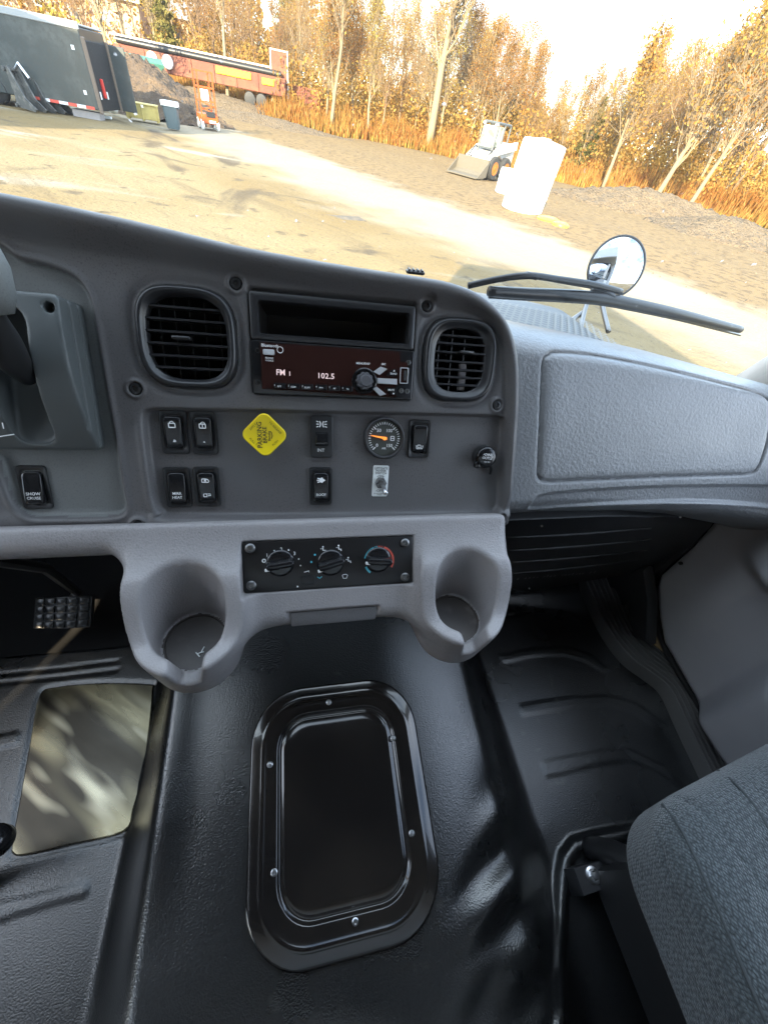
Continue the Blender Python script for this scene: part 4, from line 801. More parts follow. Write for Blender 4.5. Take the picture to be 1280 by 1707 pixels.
def streak(scale, lw, sw, rot):
    mp_ = T.nodes.new('ShaderNodeMapping'); mp_.vector_type = 'TEXTURE'; mp_.inputs['Rotation'].default_value = (0, 0, rot); mp_.inputs['Scale'].default_value = (lw, sw, 1); n = T.nodes.new('ShaderNodeTexNoise'); n.inputs['Scale'].default_value = scale; n.inputs['Detail'].default_value = 6; n.inputs['Distortion'].default_value = .5
    T.links.new(co.outputs['Object'], mp_.inputs['Vector']); T.links.new(mp_.outputs[0], n.inputs['Vector']); return n
x = gmix(gramp(streak(1, 7, .7, R_(-54)), .54, .72, .6), x, (0.111, 0.083, 0.047))
x = gmix(gramp(streak(1, 3.5, 1.3, R_(-20)), .60, .70, .7), x, (0.081, 0.064, 0.043))
vd = T.nodes.new('ShaderNodeSeparateXYZ'); T.links.new(co.outputs['Object'], vd.inputs[0])
# a pale worn track crosses the lot; beyond it darker brown soil runs up to the wood
ay = T.nodes.new('ShaderNodeMath'); ay.operation = 'MULTIPLY_ADD'; T.links.new(vd.outputs['Y'], ay.inputs[0]); ay.inputs[1].default_value = .58; T.links.new(vd.outputs['X'], ay.inputs[2])
an = T.nodes.new('ShaderNodeMath'); an.operation = 'MULTIPLY_ADD'; q_ = gn(.45, 6); T.links.new(q_.outputs['Fac'], an.inputs[0]); an.inputs[1].default_value = 6; T.links.new(ay.outputs[0], an.inputs[2])
def band(lo, hi, mx_): r = T.nodes.new('ShaderNodeMapRange'); r.interpolation_type = 'SMOOTHSTEP'; r.inputs['From Min'].default_value = lo; r.inputs['From Max'].default_value = hi; r.inputs['To Max'].default_value = mx_; T.links.new(an.outputs[0], r.inputs['Value']); return r
x = gmix(band(11.5, 14.5, .75), x, (0.281, 0.242, 0.178))
n3 = gmix(gramp(gn(3.5, 8), .48, .62), (0.170, 0.115, 0.053), (0.098, 0.064, 0.031)); n4 = gmix(gramp(gn(26, 5), .57, .68), n3, (0.200, 0.157, 0.102)); xs_ = T.nodes.new('ShaderNodeMix'); xs_.data_type = 'RGBA'
T.links.new(band(17.6, 19.6, .92).outputs[0], xs_.inputs['Factor']); T.links.new(x.outputs['Result'], xs_.inputs['A']); T.links.new(n4.outputs['Result'], xs_.inputs['B']); T.links.new(xs_.outputs['Result'], b.inputs['Base Color'])
bn = T.nodes.new('ShaderNodeBump'); bn.inputs['Strength'].default_value = .8; bn.inputs['Distance'].default_value = .04; q2 = gn(9, 10, dist=.6); T.links.new(q2.outputs['Fac'], bn.inputs['Height']); T.links.new(bn.outputs[0], b.inputs['Normal'])
def GZ(X, Y): return .05*np.sin(X*.35+1)*np.sin(Y*.27)+.03*np.sin(X*.9+Y*.6)+ 2.6*sst(55, 85, Y)*sst(12, -8, X)
def gax(lo, hi): return np.concatenate([np.arange(lo, -40, 12), np.arange(-40, 60, .8), np.arange(60, hi, 12)])
X, Y = np.meshgrid(gax(-900, 1000), gax(-500, 1500), indexing='ij'); v, f = grid(np.stack([X, Y, GZ(X, Y)], -1))
tag(link('ground', mesh_from('ground', v, f, M_gr, sharp=0)), kind='structure')
gz = lambda x, y: float(GZ(np.array(x), np.array(y)))
M_dirt = mat('dark soil heap', (.075, .052, .034), .95, bump=(6, 1, .12), mottle=[(2, (.12, .08, .045), .45, .65), (14, (.07, .05, .035), .5, .7)])
M_grav = mat('grey brown gravel', (.115, .083, .048), .95, bump=(9, 1, .12), mottle=[(3, (.085, .06, .035), .45, .65), (20, (.19, .145, .095), .55, .7)])
def heap(name, label, cat, c, rx, ry, h, m, seed, rot=0):
    r = np.random.default_rng(seed); n = 60; xs = np.linspace(-1.15, 1.15, n); X, Y = np.meshgrid(xs, xs, indexing='ij'); R0 = np.hypot(X, Y); a = np.arctan2(Y, X)
    R0 = R0*(1+.12*np.sin(2*a+r.random()*6)+.08*np.sin(3*a+r.random()*6)+.05*np.sin(7*a)); Z = h*(1-sst(0, 1.05, R0))**.8+.05*h*r.standard_normal(X.shape)*(R0 < 1)-.12*(R0 > 1)
    v, f = grid(np.stack([X*rx, Y*ry, Z], -1), cells(R0) < 1.12); o = link(name, mesh_from(name, v, f, m, sharp=0)); o.location = (c[0], c[1], gz(c[0], c[1])-.02); o.rotation_euler = (0, 0, rot); return tag(o, label, cat)
heap('soil_pile', 'tall dark soil pile behind the yellow crate and grey bin', 'soil pile', (-8.2, 33.2), 5.4, 3.2, 2.1, M_dirt, 3)
q = far(1085, 330, 33); heap('gravel_mound', 'wide low gravel mound right of the white tank', 'gravel mound', q, 5.6, 3.2, .95, M_grav, 5, -.5)
q = far(1240, 350, 30); heap('gravel_mound', 'grey gravel mound at the right edge below the slanting trees', 'gravel mound', q, 4.2, 3.0, .8, M_grav, 8, -.7)
q = far(430, 195, 41); heap('gravel_mound', 'long thin dirt bank in front of the brush beyond the orange machine', 'dirt bank', q, 7, 2.2, .5, M_grav, 12, .1)

# a building left of the frame: it casts the shade over the trailer
t = thing('building', 'tall plain building left of the yard, casting the long shadow', 'building', (-15.4, 5.5, 0), (0, 0, -math.atan2(.48, .877)))
m = MB(); m.box((-9, -8, 5.0), (18, 16, 10)); m.build('wall', mat('building wall', (.5, .48, .45), .8), t, smooth=False)
m = MB(); m.box((-9, -8, 10.1), (18, 16, .2)); m.build('roof', M_dsteel, t, smooth=False)

# trailer
M_trl = mat('dusty dark trailer side', (.045, .055, .055), .35, mottle=[(1.2, (.075, .085, .082), .45, .65), (7, (.05, .055, .052), .45, .7)])
a = onz(167, 188, .25); dv = np.array([-.9986, .052, 0])
t = thing('cargo_trailer', 'long dark grey enclosed trailer standing in shade with its rear end open', 'trailer', (a[0], a[1], 0), (0, 0, math.atan2(dv[1], dv[0])))
Lg, Wt, Ht = 10.5, 2.5, 2.5
m = MB(); m.bbox((Lg/2, -Wt/2, .32+(Ht-.32)/2), (Lg, Wt, Ht-.32), .03); m.build('body', M_trl, t, smooth=False)
m = MB(); m.bbox((Lg/2, -.02, Ht+.02), (Lg+.06, .10, .20), .02); m.build('top_rail', mat('rail grey', (.30, .32, .33), .4), t, smooth=False)
m = MB(); m.bbox((Lg/2, -Wt/2, Ht+.05), (Lg, Wt, .06), .02); m.build('roof', mat('trailer roof', (.28, .30, .31), .4), t, smooth=False)
for y in (-.06, -Wt+.06): MB().bbox((-.05, y, 1.25), (.12, .14, 2.05), .02).build('rear_post', mat('post brown', (.16, .12, .09), .6), t, smooth=False)
MB().bbox((-.02, -Wt/2, 1.25), (.06, Wt-.3, 1.9), .02).build('rear_shade_sheet', M_void, t, smooth=False)  # near-black sheet painted as the shaded trailer interior
MB().bbox((-.35, -Wt+.02, 1.25), (.7, .06, 1.95), .02).build('rear_door', M_trl, t, smooth=False)
MB().bbox((-.10, -.75, .95), (.10, .12, .55), .02).build('tail_light', mat('red lens', (.6, .04, .03), .3), t, smooth=False)
for y in (-.35, -1.1): MB().bbox((-.08, y, .75), (.03, .10, .22), .01).build('rear_marker', M_white, t, smooth=False)
for k in range(8): MB().box((.15+k*.32+.16, .006, .36), (.31, .012, .09)).build('reflector', M_red if k % 2 == 0 else M_white, t, smooth=False)
for k, x in enumerate((.35, .35)): MB().box((x, .008, (1.95, .78)[k]), (.10, .015, .12)).build('side_marker', M_white, t, smooth=False)
for x in (3.6, 4.7):
    m = MB(); m.lathe([(.36, -.12), (.40, -.08), (.40, .08), (.36, .12), (.2, .10), (.05, .12)], 24); m.xf(Matrix.Translation((x, -.1, .40)) @ Matrix.Rotation(R_(90), 4, 'X')); m.build('wheel', M_black, t)
MB().box((.6, -.4, .12), (1.0, .5, .22)).build('rear_step', M_console, t, smooth=False)
q = onz(190, 189, 0); t = thing('white_bag', 'small white bag on the ground behind the open trailer', 'bag', q)
m = MB(); m.lathe([(.05, 0), (.16, .04), (.20, .14), (.15, .26), (.05, .32), (.01, .33)], 14, wob=lambda u: .14*math.sin(u*2*math.pi*4)); m.build('bag', M_placard, t, sharp=0)
# grapple attachment in front of the trailer
q = onz(66, 183, 0); t = thing('grapple_bucket', 'dark steel loader grapple attachment lying against the trailer', 'loader attachment', q, (0, 0, R_(-35)))
M_gr2 = mat('worn dark steel', (.10, .10, .095), .5, .5, mottle=[(6, (.2, .19, .17), .5, .7)])
for k in range(5):
    y = -.75+k*.38; m = MB(); m.loft([[(px_, y+dy, pz_) for px_, pz_ in ((-.1, .05), (.9, .02), (1.0, .10), (.55, .35), (.35, .75), (.15, 1.15), (-.05, 1.1), (.1, .6))] for dy in (-.03, .03)]); m.build('tine', M_gr2, t, smooth=False)
m = MB(); m.tube([(-.02, -.85, 1.05), (-.02, .85, 1.05)], .07, 10); m.tube([(0, -.85, .1), (0, .85, .1)], .06, 10); m.build('cross_tube', M_gr2, t)
m = MB(); m.box((-.15, 0, .6), (.08, 1.3, .8)); m.build('mount_plate', M_gr2, t, smooth=False)
for y in (-.4, .4): m = MB(); m.tube([(-.1, y, 1.0), (.3, y, 1.25), (.65, y, .9)], .05, 8); m.build('cylinder', M_steel, t)
q = onz(178, 196, 0); t = thing('timber_board', 'pale timber board lying below the trailer reflectors', 'board', q, (0, 0, math.atan2(dv[1], dv[0])))
MB().bbox((.5, .3, .05), (1.6, .16, .09), .01).build('board', M_placard, t, smooth=False)
# crate, bin
q = onz(240, 201, 0); M_ply = mat('yellow painted wood', (.50, .40, .13), .7, mottle=[(5, (.40, .31, .10), .45, .7)])
t = thing('wooden_crate', 'yellow wooden box with a framed front left of the grey bin', 'crate', q, (0, 0, R_(10)))
MB().bbox((0, .35, .30), (1.36, .7, .48), .015).build('box', M_ply, t, smooth=False)
MB().bbox((0, .35, .565), (1.42, .76, .05), .012).build('lid', M_ply, t, smooth=False)
for x in (-.66, 0, .66): MB().bbox((x, -.02, .29), (.07, .04, .52), .008).build('batten', M_ply, t, smooth=False)
for x in (-.6, 0, .6): MB().box((x, .35, .03), (.09, .68, .06)).build('skid', M_ply, t, smooth=False)
MB().box((.05, -.03, .50), (.10, .03, .10)).build('hasp', M_steel, t, smooth=False)
q = onz(290, 214, 0); t = thing('trash_bin', 'grey plastic trash bin lined with a white bag', 'bin', q); M_bin = mat('bin plastic', (.09, .125, .14), .5)
m = MB(); m.loft([[(x, y, z) for x, y in rr(w, w, .1, 5)] for w, z in ((.46, 0), (.50, .05), (.60, .76), (.66, .78), (.66, .84), (.58, .84), (.52, .2))], True, True); m.build('body', M_bin, t)
m = MB(); m.loft([[(x*(1+.02*math.sin(9*math.atan2(y, x))), y, z) for x, y in rr(w, w, .1, 5)] for w, z in ((.68, .74), (.685, .86), (.66, .90), (.58, .90), (.54, .6))], False, True); m.build('bag', M_placard, t)
for s in (-1, 1): MB().bbox((s*.34, 0, .70), (.06, .2, .05), .01).build('handle', M_bin, t)
# orange machine with a mast
q = onz(352, 218, 0); M_or = mat('orange paint', (.36, .075, .008), .45, mottle=[(4, (.26, .055, .008), .45, .7)]); t = thing('orange_lift', 'small orange mast lift with a caged platform in the sun', 'lift', q, (0, 0, R_(18)))
m = MB(); m.bbox((0, .5, .42), (.80, 1.2, .34), .03); m.build('chassis', M_or, t, smooth=False)
for x in (-.36, .36):
    for y in (.05, .95):
        m = MB(); m.lathe([(.14, -.07), (.20, -.05), (.20, .05), (.14, .07), (.05, .06)], 18); m.xf(Matrix.Translation((x, y, .20)) @ Matrix.Rotation(R_(90), 4, 'Y')); m.build('wheel', M_placard, t)
for x in (-.34, .34):
    for y in (.0, 1.0): MB().box((x, y, 1.30), (.06, .06, 1.5)).build('post', M_or, t, smooth=False)
for z in (1.05, 1.5, 2.02):
    for y in (0, 1.0): MB().box((0, y, z), (.68, .05, .05)).build('rail', M_or, t, smooth=False)
    for x in (-.34, .34): MB().box((x, .5, z), (.05, 1.0, .05)).build('rail', M_or, t, smooth=False)
MB().bbox((-.10, -.04, 1.25), (.34, .03, .38), .005).build('notice_board', M_placard, t, smooth=False)
for k in range(3):
    m = MB(); m.box((0, -.02, 0), (.7, .05, .05), Matrix.Translation((0, 0, .72+k*.11)) @ Matrix.Rotation(R_(14*(-1)**k), 4, 'Y')); m.build('scissor_arm', M_or, t, smooth=False)
MB().bbox((.05, -.08, .60), (.4, .12, .2), .01).build('battery_box', M_black, t, smooth=False)
MB().bbox((.10, -.10, .34), (.30, .06, .10), .01).build('lamp_panel', M_placard, t, smooth=False)
# far left: tarp, trailer load, frame panel, roofs
q = far(225, 118, 41); t = thing('green_tarp', 'green tarp covered heap behind the dark trailer', 'tarp', (q[0], q[1], 0), (0, 0, .3))
m = MB(); m.loft([[(x, y+.1*math.sin(x*5), z) for x in np.linspace(-1.7, 1.7, 10)] for y, z in ((-1, .5), (-.9, 1.9), (0, 2.15), (.9, 1.8), (1, .3))], False, False, False); m.build('cover', mat('tarp green', (.03, .12, .075), .6), t)
t = thing('flatbed_trailer', 'rust red flatbed trailer loaded with dark pipes beyond the soil pile', 'trailer', (-6.2, 48.5, .55), (0, 0, R_(-5)))
M_rust = mat('rust red steel', (.16, .048, .026), .75, mottle=[(.8, (.21, .08, .04), .45, .65), (5, (.10, .04, .025), .5, .7)])
MB().bbox((0, 0, 1.45), (12.5, 2.2, 1.05), .05).build('side_wall', M_rust, t, smooth=False)
for k in range(8): MB().box((-5.8+k*1.65, -1.13, 1.45), (.10, .08, 1.0)).build('stake', M_rust, t, smooth=False)
for k in range(4): m = MB(); m.tube([(-6.0, -.9+.5*k, 2.18), (5.9, -.9+.5*k, 2.14)], .20, 10); m.build('pipe', M_black, t)
MB().box((-.6, -1.0, 2.42), (11.5, .1, .08)).build('cover_edge', M_placard, t, smooth=False)
for x in (-3.6, -2.5):
    m = MB(); m.lathe([(.36, -.1), (.40, 0), (.36, .1), (.15, .12)], 20); m.xf(Matrix.Translation((x, -1.2, 1.55)) @ Matrix.Rotation(R_(90), 4, 'X')); m.build('spare_wheel', M_placard, t)
for x in (-4.5, -3.6, 3.4, 4.3):
    m = MB(); m.lathe([(.42, -.12), (.46, 0), (.42, .12), (.2, .13)], 18); m.xf(Matrix.Translation((x, -1.0, .45)) @ Matrix.Rotation(R_(90), 4, 'X')); m.build('wheel', M_black, t)
MB().bbox((2.3, -1.17, 1.70), (2.6, .06, .38), .02).build('yellow_board', M_yellow, t, smooth=False); MB().bbox((4.9, -1.17, 1.6), (.9, .06, .35), .02).build('yellow_board', M_yellow, t, smooth=False)
t = thing('skip_container', 'faded red steel container left of the framed panel', 'container', (1.7, 49.5, 0), (0, 0, R_(-6)))
MB().bbox((0, 0, 1.15), (2.6, 2.0, 2.3), .05).build('body', M_rust, t, smooth=False)
for k in range(5): MB().box((-1.1+k*.55, -1.03, 1.15), (.10, .08, 2.1)).build('rib', M_rust, t, smooth=False)
q = far(466, 130, 47.5); t = thing('framed_panel', 'tall rusty panel in a pale frame standing at the wood edge', 'panel', (q[0], q[1], 0), (0, 0, R_(-6)))
MB().bbox((0, 0, 2.4), (1.2, .08, 3.0), .02).build('sheet', M_rust, t, smooth=False)
for x in (-.65, .65): MB().box((x, 0, 2.0), (.09, .10, 4.0)).build('frame_post', M_pillar, t, smooth=False)
for z in (2.3, 3.95): MB().box((0, -.06, z), (1.2, .06, .08)).build('frame_rail', M_pillar, t, smooth=False)
heap('embankment', 'low dry embankment under the rust red flatbed trailer', 'embankment', (-6.5, 47.5), 9.5, 4.2, 1.0, M_grav, 17, 0)
for i, (px, py, dd, wl, lab) in enumerate(((85, 25, 95, 26, 'long white roofed building far left above the dark trailer'), (215, 62, 100, 20, 'low white roofed building behind the left birch trunks'), (410, 40, 115, 16, 'small pale building glimpsed deep between the trees'))):
    q = far(px, py, dd); g0 = gz(q[0], q[1]); t = thing('building', lab, 'building', (q[0], q[1], g0), (0, 0, R_(-8)))
    MB().box((0, 0, 2.0), (wl, 8, 4.0)).build('wall', mat('far wall', (.50, .33, .22), .8), t, smooth=False)
    m = MB(); m.loft([[(x, y, z) for x in (-wl/2-.5, wl/2+.5)] for y, z in ((-4.6, 4.0), (-4.6, 4.3), (0, 6.0), (4.6, 4.3), (4.6, 4.0))], False, False, False); m.build('roof', M_placard, t, smooth=False)
    for k in range(int(wl//4)): MB().box((-wl/2+2+k*4, -4.03, 2.2), (1.4, .1, 1.2)).build('window', M_dsteel, t, smooth=False)
# skid steer loader
M_wh = mat('white machine paint', (.50, .50, .48), .4, mottle=[(3, (.36, .34, .30), .5, .68), (14, (.42, .40, .36), .5, .7)]); M_cab = mat('dark cab frame', (.07, .08, .085), .4); M_tyre = mat('tyre', (.03, .03, .03), .9); M_rim = mat('orange rim', (.45, .12, .01), .5, mottle=[(9, (.2, .1, .04), .5, .65)])
q = (onz(790, 285, 0)+onz(826, 307, 0))/2
t = thing('skid_steer', 'white skid steer loader with dark glazed cab and orange wheel rims', 'loader', (q[0], q[1], 0), (0, 0, R_(216))); t.scale = (1.14, 1.14, 1.14)
def mbx(name, c, d, m, b=.03, parent=None): return MB().bbox(c, d, b).build(name, m, parent or t, smooth=False)
m = MB(); m.loft([[(x, y, z) for x, z in ((-1.45, .55), (-1.5, 1.25), (-1.2, 1.45), (-.3, 1.45), (.75, .85), (.95, .45), (.7, .28), (-1.2, .28))] for y in (-.52, .52)]); m.build('body', M_wh, t, smooth=False)
for x in (-.55, .55):
    for y in (-.72, .72):
        m = MB(); m.lathe([(.25, -.16), (.42, -.15), (.46, -.08), (.46, .08), (.42, .15), (.28, .16)], 24); M4 = Matrix.Translation((x, y, .46)) @ Matrix.Rotation(R_(90), 4, 'X'); m.xf(M4); w = m.build('wheel', M_tyre, t)
        m = MB(); m.lathe([(.27, -.12), (.26, .165), (.15, .14), (.08, .17), (.01, .17)] if y < 0 else [(.27, .12), (.26, -.165), (.15, -.14), (.08, -.17), (.01, -.17)], 20); m.xf(M4); m.build('rim', M_rim, w)
cab = mbx('cab_roof', (-.10, 0, 2.08), (1.25, .92, .10), M_cab)
for x, y in ((.45, -.42), (.45, .42), (-.15, -.42), (-.15, .42), (-.68, -.42), (-.68, .42)): m = MB(); m.tube([(x+.12*(x > .2), y, .85), (x, y, 2.05)], .045, 8); m.build('cab_post', M_cab, t)
Mg2 = mat('cab glass', (.36, .38, .33), .1, mottle=[(5, (.12, .14, .12), .48, .62)])
for (c, d) in (((.12, -.40, 1.60), (.52, .02, .75)), ((-.42, -.40, 1.65), (.46, .02, .62)), ((.12, .40, 1.60), (.52, .02, .75)), ((.50, 0, 1.55), (.02, .76, .85))): mbx('window', c, d, Mg2, .005)
for s in (-1, 1):
    m = MB(); m.loft([[(x, s*.64+dy, z) for x, z in ((-1.35, 1.25), (-1.30, 1.55), (.35, 1.22), (1.15, .72), (1.30, .30), (1.12, .28), (.95, .60), (.2, .98))] for dy in (-.07, .07)]); m.build('lift_arm', M_wh, t, smooth=False)
for k in range(4): mbx('grille_bar', (-.95+k*.09, -.545, 1.25), (.05, .02, .22), M_cab, .004)
for y in (-.36, .36): mbx('work_light', (.56, y, 2.02), (.08, .16, .09), M_placard, .02)
for y in (-.5, .5): m = MB(); m.tube(spline([(.2, y, 1.0), (.6, y*1.1, 1.15), (1.0, y*1.1, .85), (1.2, y, .55)], 4, False), .025, 6); m.build('hose', M_black, t)
for y in (-.62, .62): m = MB(); m.tube([(-.4, y, .75), (.5, y, 1.05)], .05, 8); m.build('lift_cylinder', M_steel, t)
mbx('door_frame', (.56, 0, 1.15), (.04, .8, .08), M_cab, .01)
mbx('engine_cover', (-1.35, 0, 1.05), (.35, 1.0, .8), M_wh); mbx('side_stripe', (-.7, -.53, 1.05), (.9, .02, .12), M_cab, .005)
m = MB(); m.loft([[(x, y, z) for x, z in ((1.25, .75), (1.30, .12), (1.55, .04), (2.15, .02), (2.15, .06), (1.6, .12), (1.42, .25), (1.36, .75))] for y in (-.95, .95)]); m.build('bucket', mat('bucket steel', (.115, .10, .075), .7, .1), t, smooth=False)
for y in (-.94, .94): m = MB(); m.loft([[(x, y+dy, z) for x, z in ((1.27, .74), (1.32, .10), (2.1, .04), (1.55, .5))] for dy in (-.02, .02)]); m.build('bucket_side', MATS['bucket steel'], t, smooth=False)
# white tank and box
q = (onz(838, 352, 0)+onz(905, 360, 0))/2+np.array([.20, .70, 0]); t = thing('white_tank', 'tall bright white plastic tank standing in the lot', 'tank', (q[0], q[1], 0), (R_(1), R_(2.5), 0))
M_tank = mat('white poly', (.86, .86, .84), .4, mottle=[(2, (.80, .80, .77), .45, .7)])
tr = .80; m = MB(); m.lathe([(tr*.97, 0), (tr, .03), (tr, .5), (tr+.015, .53), (tr, .56), (tr, 1.2), (tr+.015, 1.23), (tr, 1.26), (tr, 1.95), (tr*.97, 2.02), (tr*.8, 2.05), (.2, 2.10), (.18, 2.13)], 48); m.build('shell', M_tank, t, sharp=30)
m = MB(); m.box((-.02, -tr-.004, 1.75), (.07, .02, .05)); m.box((.12, -tr+.005, 1.80), (.06, .02, .04)); m.build('sticker', M_dsteel, t, smooth=False)
q = onz(842, 322, 0); t = thing('white_drum', 'short white plastic drum close behind the tall white tank', 'drum', (q[0], q[1], 0))
m = MB(); m.lathe([(.50, 0), (.52, .03), (.52, .3), (.54, .33), (.52, .36), (.52, .85), (.48, .92), (.1, .94)], 36); m.build('shell', M_tank, t, sharp=30)
for (px, py, r, lab) in ((913, 368, .42, 'larger yellow plastic cap lying beside the white tank'), (933, 377, .30, 'smaller yellow cap lying right of the larger one')):
    q = onz(px, py, 0); t = thing('yellow_cap', lab, 'cap', q); m = MB(); m.lathe([(r, 0), (r*1.02, .05), (r*.92, .10), (r*.6, .13), (.02, .14)], 24); m.build('cap', mat('yellow cap', (.62, .55, .03), .45), t)
q = onz(560, 363, 0); t = thing('steel_plate', 'dark flat steel plate lying on the packed dirt', 'steel plate', q, (0, 0, .35)); MB().bbox((0, 0, .012), (1.5, .45, .02), .006).build('plate', mat('dusty plate', (.075, .06, .042), .8, mottle=[(6, (.13, .10, .06), .45, .65)]), t, smooth=False)

# ------------------------------------------------------------------ trees
M_bark = mat('pale bark', (.22, .17, .105), .9, bump=(12, .6, .03), mottle=[(6, (.22, .16, .10), .45, .65)])
M_bark2 = mat('brown bark', (.22, .145, .085), .9, mottle=[(6, (.14, .09, .055), .45, .65)])
def leafmat(name, c1, c2, c3):
    m = mat(name, c1, .75, mottle=[(.55, c2, .4, .62), (3.0, c3, .52, .68)], spec=.2); t_ = m.node_tree; b_ = t_.nodes['Principled BSDF']; ou = t_.nodes['Material Output']
    tl = t_.nodes.new('ShaderNodeBsdfTranslucent'); ms = t_.nodes.new('ShaderNodeMixShader'); ms.inputs[0].default_value = .35
    src = b_.inputs['Base Color'].links[0].from_socket; t_.links.new(src, tl.inputs['Color']); t_.links.new(b_.outputs[0], ms.inputs[1]); t_.links.new(tl.outputs[0], ms.inputs[2]); t_.links.new(ms.outputs[0], ou.inputs[0]); return m
M_gold = leafmat('golden leaves', (0.325, 0.206, 0.050), (0.302, 0.147, 0.033), (0.370, 0.260, 0.088)); M_rus = leafmat('russet leaves', (0.291, 0.147, 0.037), (0.246, 0.094, 0.021), (0.336, 0.206, 0.062)); M_ylw = leafmat('yellow leaves', (0.358, 0.277, 0.056), (0.325, 0.206, 0.037), (0.291, 0.236, 0.056)); M_con = leafmat('conifer needles', (.13, .13, .04), (.20, .16, .05), (.10, .11, .035))
def branchy(seed, h, spread=.4, lean=0, trunkr=.16, nb=26, lv=3, first=.25):
    r = np.random.default_rng(seed); mb = MB(); tips = []
    tr_pts = [np.array([0., 0, 0])]; d = np.array([lean, 0, 1.])
    for k in range(9): d = d+np.array([r.normal(0, .05), r.normal(0, .05), 0]); tr_pts.append(tr_pts[-1]+d/np.linalg.norm(d)*h/9)
    mb.tube(tr_pts, [trunkr*(1-.9*k/9)+.012 for k in range(10)], 7)
    def br(p, d, L, rad, lev):
        pts = [p]; dd = d/np.linalg.norm(d)
        for k in range(4): dd = dd+r.normal(0, .13, 3)+np.array([0, 0, .10]); dd /= np.linalg.norm(dd); pts.append(pts[-1]+dd*L/4)
        mb.tube(pts, [rad*(1-.7*k/4)+.004 for k in range(5)], 4 if lev > 0 else 3, False)
        if lev == 0: tips.extend(pts[1:])
        else:
            tips.append(pts[-1])
            for k in range(5):
                i = r.integers(1, 5); a = r.normal(0, 1, 3); a = a-dd*np.dot(a, dd)*.5; br(pts[i], dd+a*.55, L*r.uniform(.35, .6), max(rad*.5, .006), lev-1)
    for k in range(nb):
        u = first+(1-first)*(k+r.random())/nb; i = min(int(u*9), 8); p = tr_pts[i]+(tr_pts[i+1]-tr_pts[i])*(u*9-i); a = r.uniform(0, 6.28)
        br(p, np.array([math.cos(a)*spread*1.4, math.sin(a)*spread*1.4, 1.0]), h*spread*(1.15-u)*r.uniform(.7, 1.1)+.4, trunkr*.35*(1.1-u), lv-1)
    return mb, np.array(tips)
def leaves(seed, tips, n, size, jit):
    r = np.random.default_rng(seed); c = tips[r.integers(0, len(tips), n)]+r.normal(0, jit, (n, 3)); a = r.normal(0, 1, (n, 3)); a /= np.linalg.norm(a, axis=1)[:, None]; b = np.cross(a, r.normal(0, 1, (n, 3))); b /= np.linalg.norm(b, axis=1)[:, None]
    s = size*r.uniform(.6, 1.4, (n, 1)); v = np.stack([c-a*s, c+b*s*.55, c+a*s, c-b*s*.55], 1).reshape(-1, 3); return v, np.arange(4*n).reshape(n, 4)
PROTO = []
for i, (h, spread, lean, tr_, nb, nl, lm, bk) in enumerate(((11, .40, .02, .13, 30, 2200, M_gold, M_bark), (12, .36, -.03, .12, 30, 1500, M_rus, M_bark2), (10, .44, .03, .14, 28, 2600, M_ylw, M_bark), (13, .34, .0, .12, 34, 700, M_gold, M_bark), (9, .44, .05, .11, 26, 2600, M_rus, M_bark), (12, .42, -.05, .13, 30, 1800, M_gold, M_bark2))):
    mb, tips = branchy(40+i, h, spread, lean, tr_, nb); me = mb.mesh('trunk', bk, sharp=0); v, f = leaves(60+i, tips, int(nl*1.8), .060, .26); PROTO.append((me, mesh_from('crown', v, f, lm, smooth=False), h))
def tree(k, P, hgt, label, rz, group=None, lean=(0, 0)):
    me, cr_, h = PROTO[k]; t = thing('autumn_tree', label, 'tree', (P[0], P[1], gz(P[0], P[1])-.05), (lean[0], lean[1], rz), group); s = hgt/h
    for nm, d_ in (('trunk', me), ('crown', cr_)): o = link(nm, d_, t); o.scale = (s, s, s)
    return t
def height_for(P, py):
    for h in np.arange(1, 40, .25):
        if proj((P[0], P[1], h))[1] < py: return h
    return 40
KIND = ['golden leaved tree', 'russet leaved tree', 'yellow leaved tree', 'almost bare slender tree', 'bushy russet tree', 'golden brown tree']
MARKX = [90, 200, 290, 370, 450, 520, 600, 690, 770, 850, 930, 1000, 1070, 1140, 1210]
MARKS = ['above the trailer front', 'above the trailer rear', 'above the soil pile', 'above the orange lift', 'left of the framed panel', 'right of the framed panel', 'right of the straight pale tree', 'left of the large gnarled tree', 'right of the large gnarled tree', 'above the loader', 'above the white tank', 'right of the white tank', 'above the left gravel mound', 'above the middle of the gravel', 'above the right gravel mound', 'at the right edge']
ROW = ['front row of the wood', 'second row of the wood', 'deep in the wood']
KIND_OLD = ['golden leaved tree in the wood edge behind the lot', 'russet leaved tree in the wood edge behind the lot', 'yellow leaved tree in the wood edge behind the lot', 'almost bare slender tree in the wood edge behind the lot', 'bushy russet tree in the wood edge behind the lot', 'golden brown tree in the wood edge behind the lot']
prof_x = [0, 100, 200, 300, 380, 450, 520, 600, 700, 770, 830, 880, 925, 960, 1010, 1060, 1110, 1160, 1220, 1290]
prof_y = [-60, -60, -90, -120, -110, -90, -60, -40, -20, 0, 15, 55, 150, 120, 85, 50, 58, 40, -25, -70]
def place_trees(n, d0, d1, xlo, xhi, off):
    for i in range(n):
        px = xlo+(xhi-xlo)*(i+random.uniform(-.4, .4)+.5)/n; dist = random.uniform(d0, d1); P = far(px, 200, dist); py = np.interp(px, prof_x, prof_y)+random.uniform(0, 60)+off
        k = random.randrange(6); lm_ = MARKS[int(np.searchsorted(MARKX, px))]; lab = '%s %s, %s' % (KIND[k], lm_, ROW[0 if dist < 53 else 1 if dist < 65 else 2])
        tree(k, P, min(height_for(P, py), 17), lab, random.uniform(0, 6.28), 'autumn trees of the wood edge')
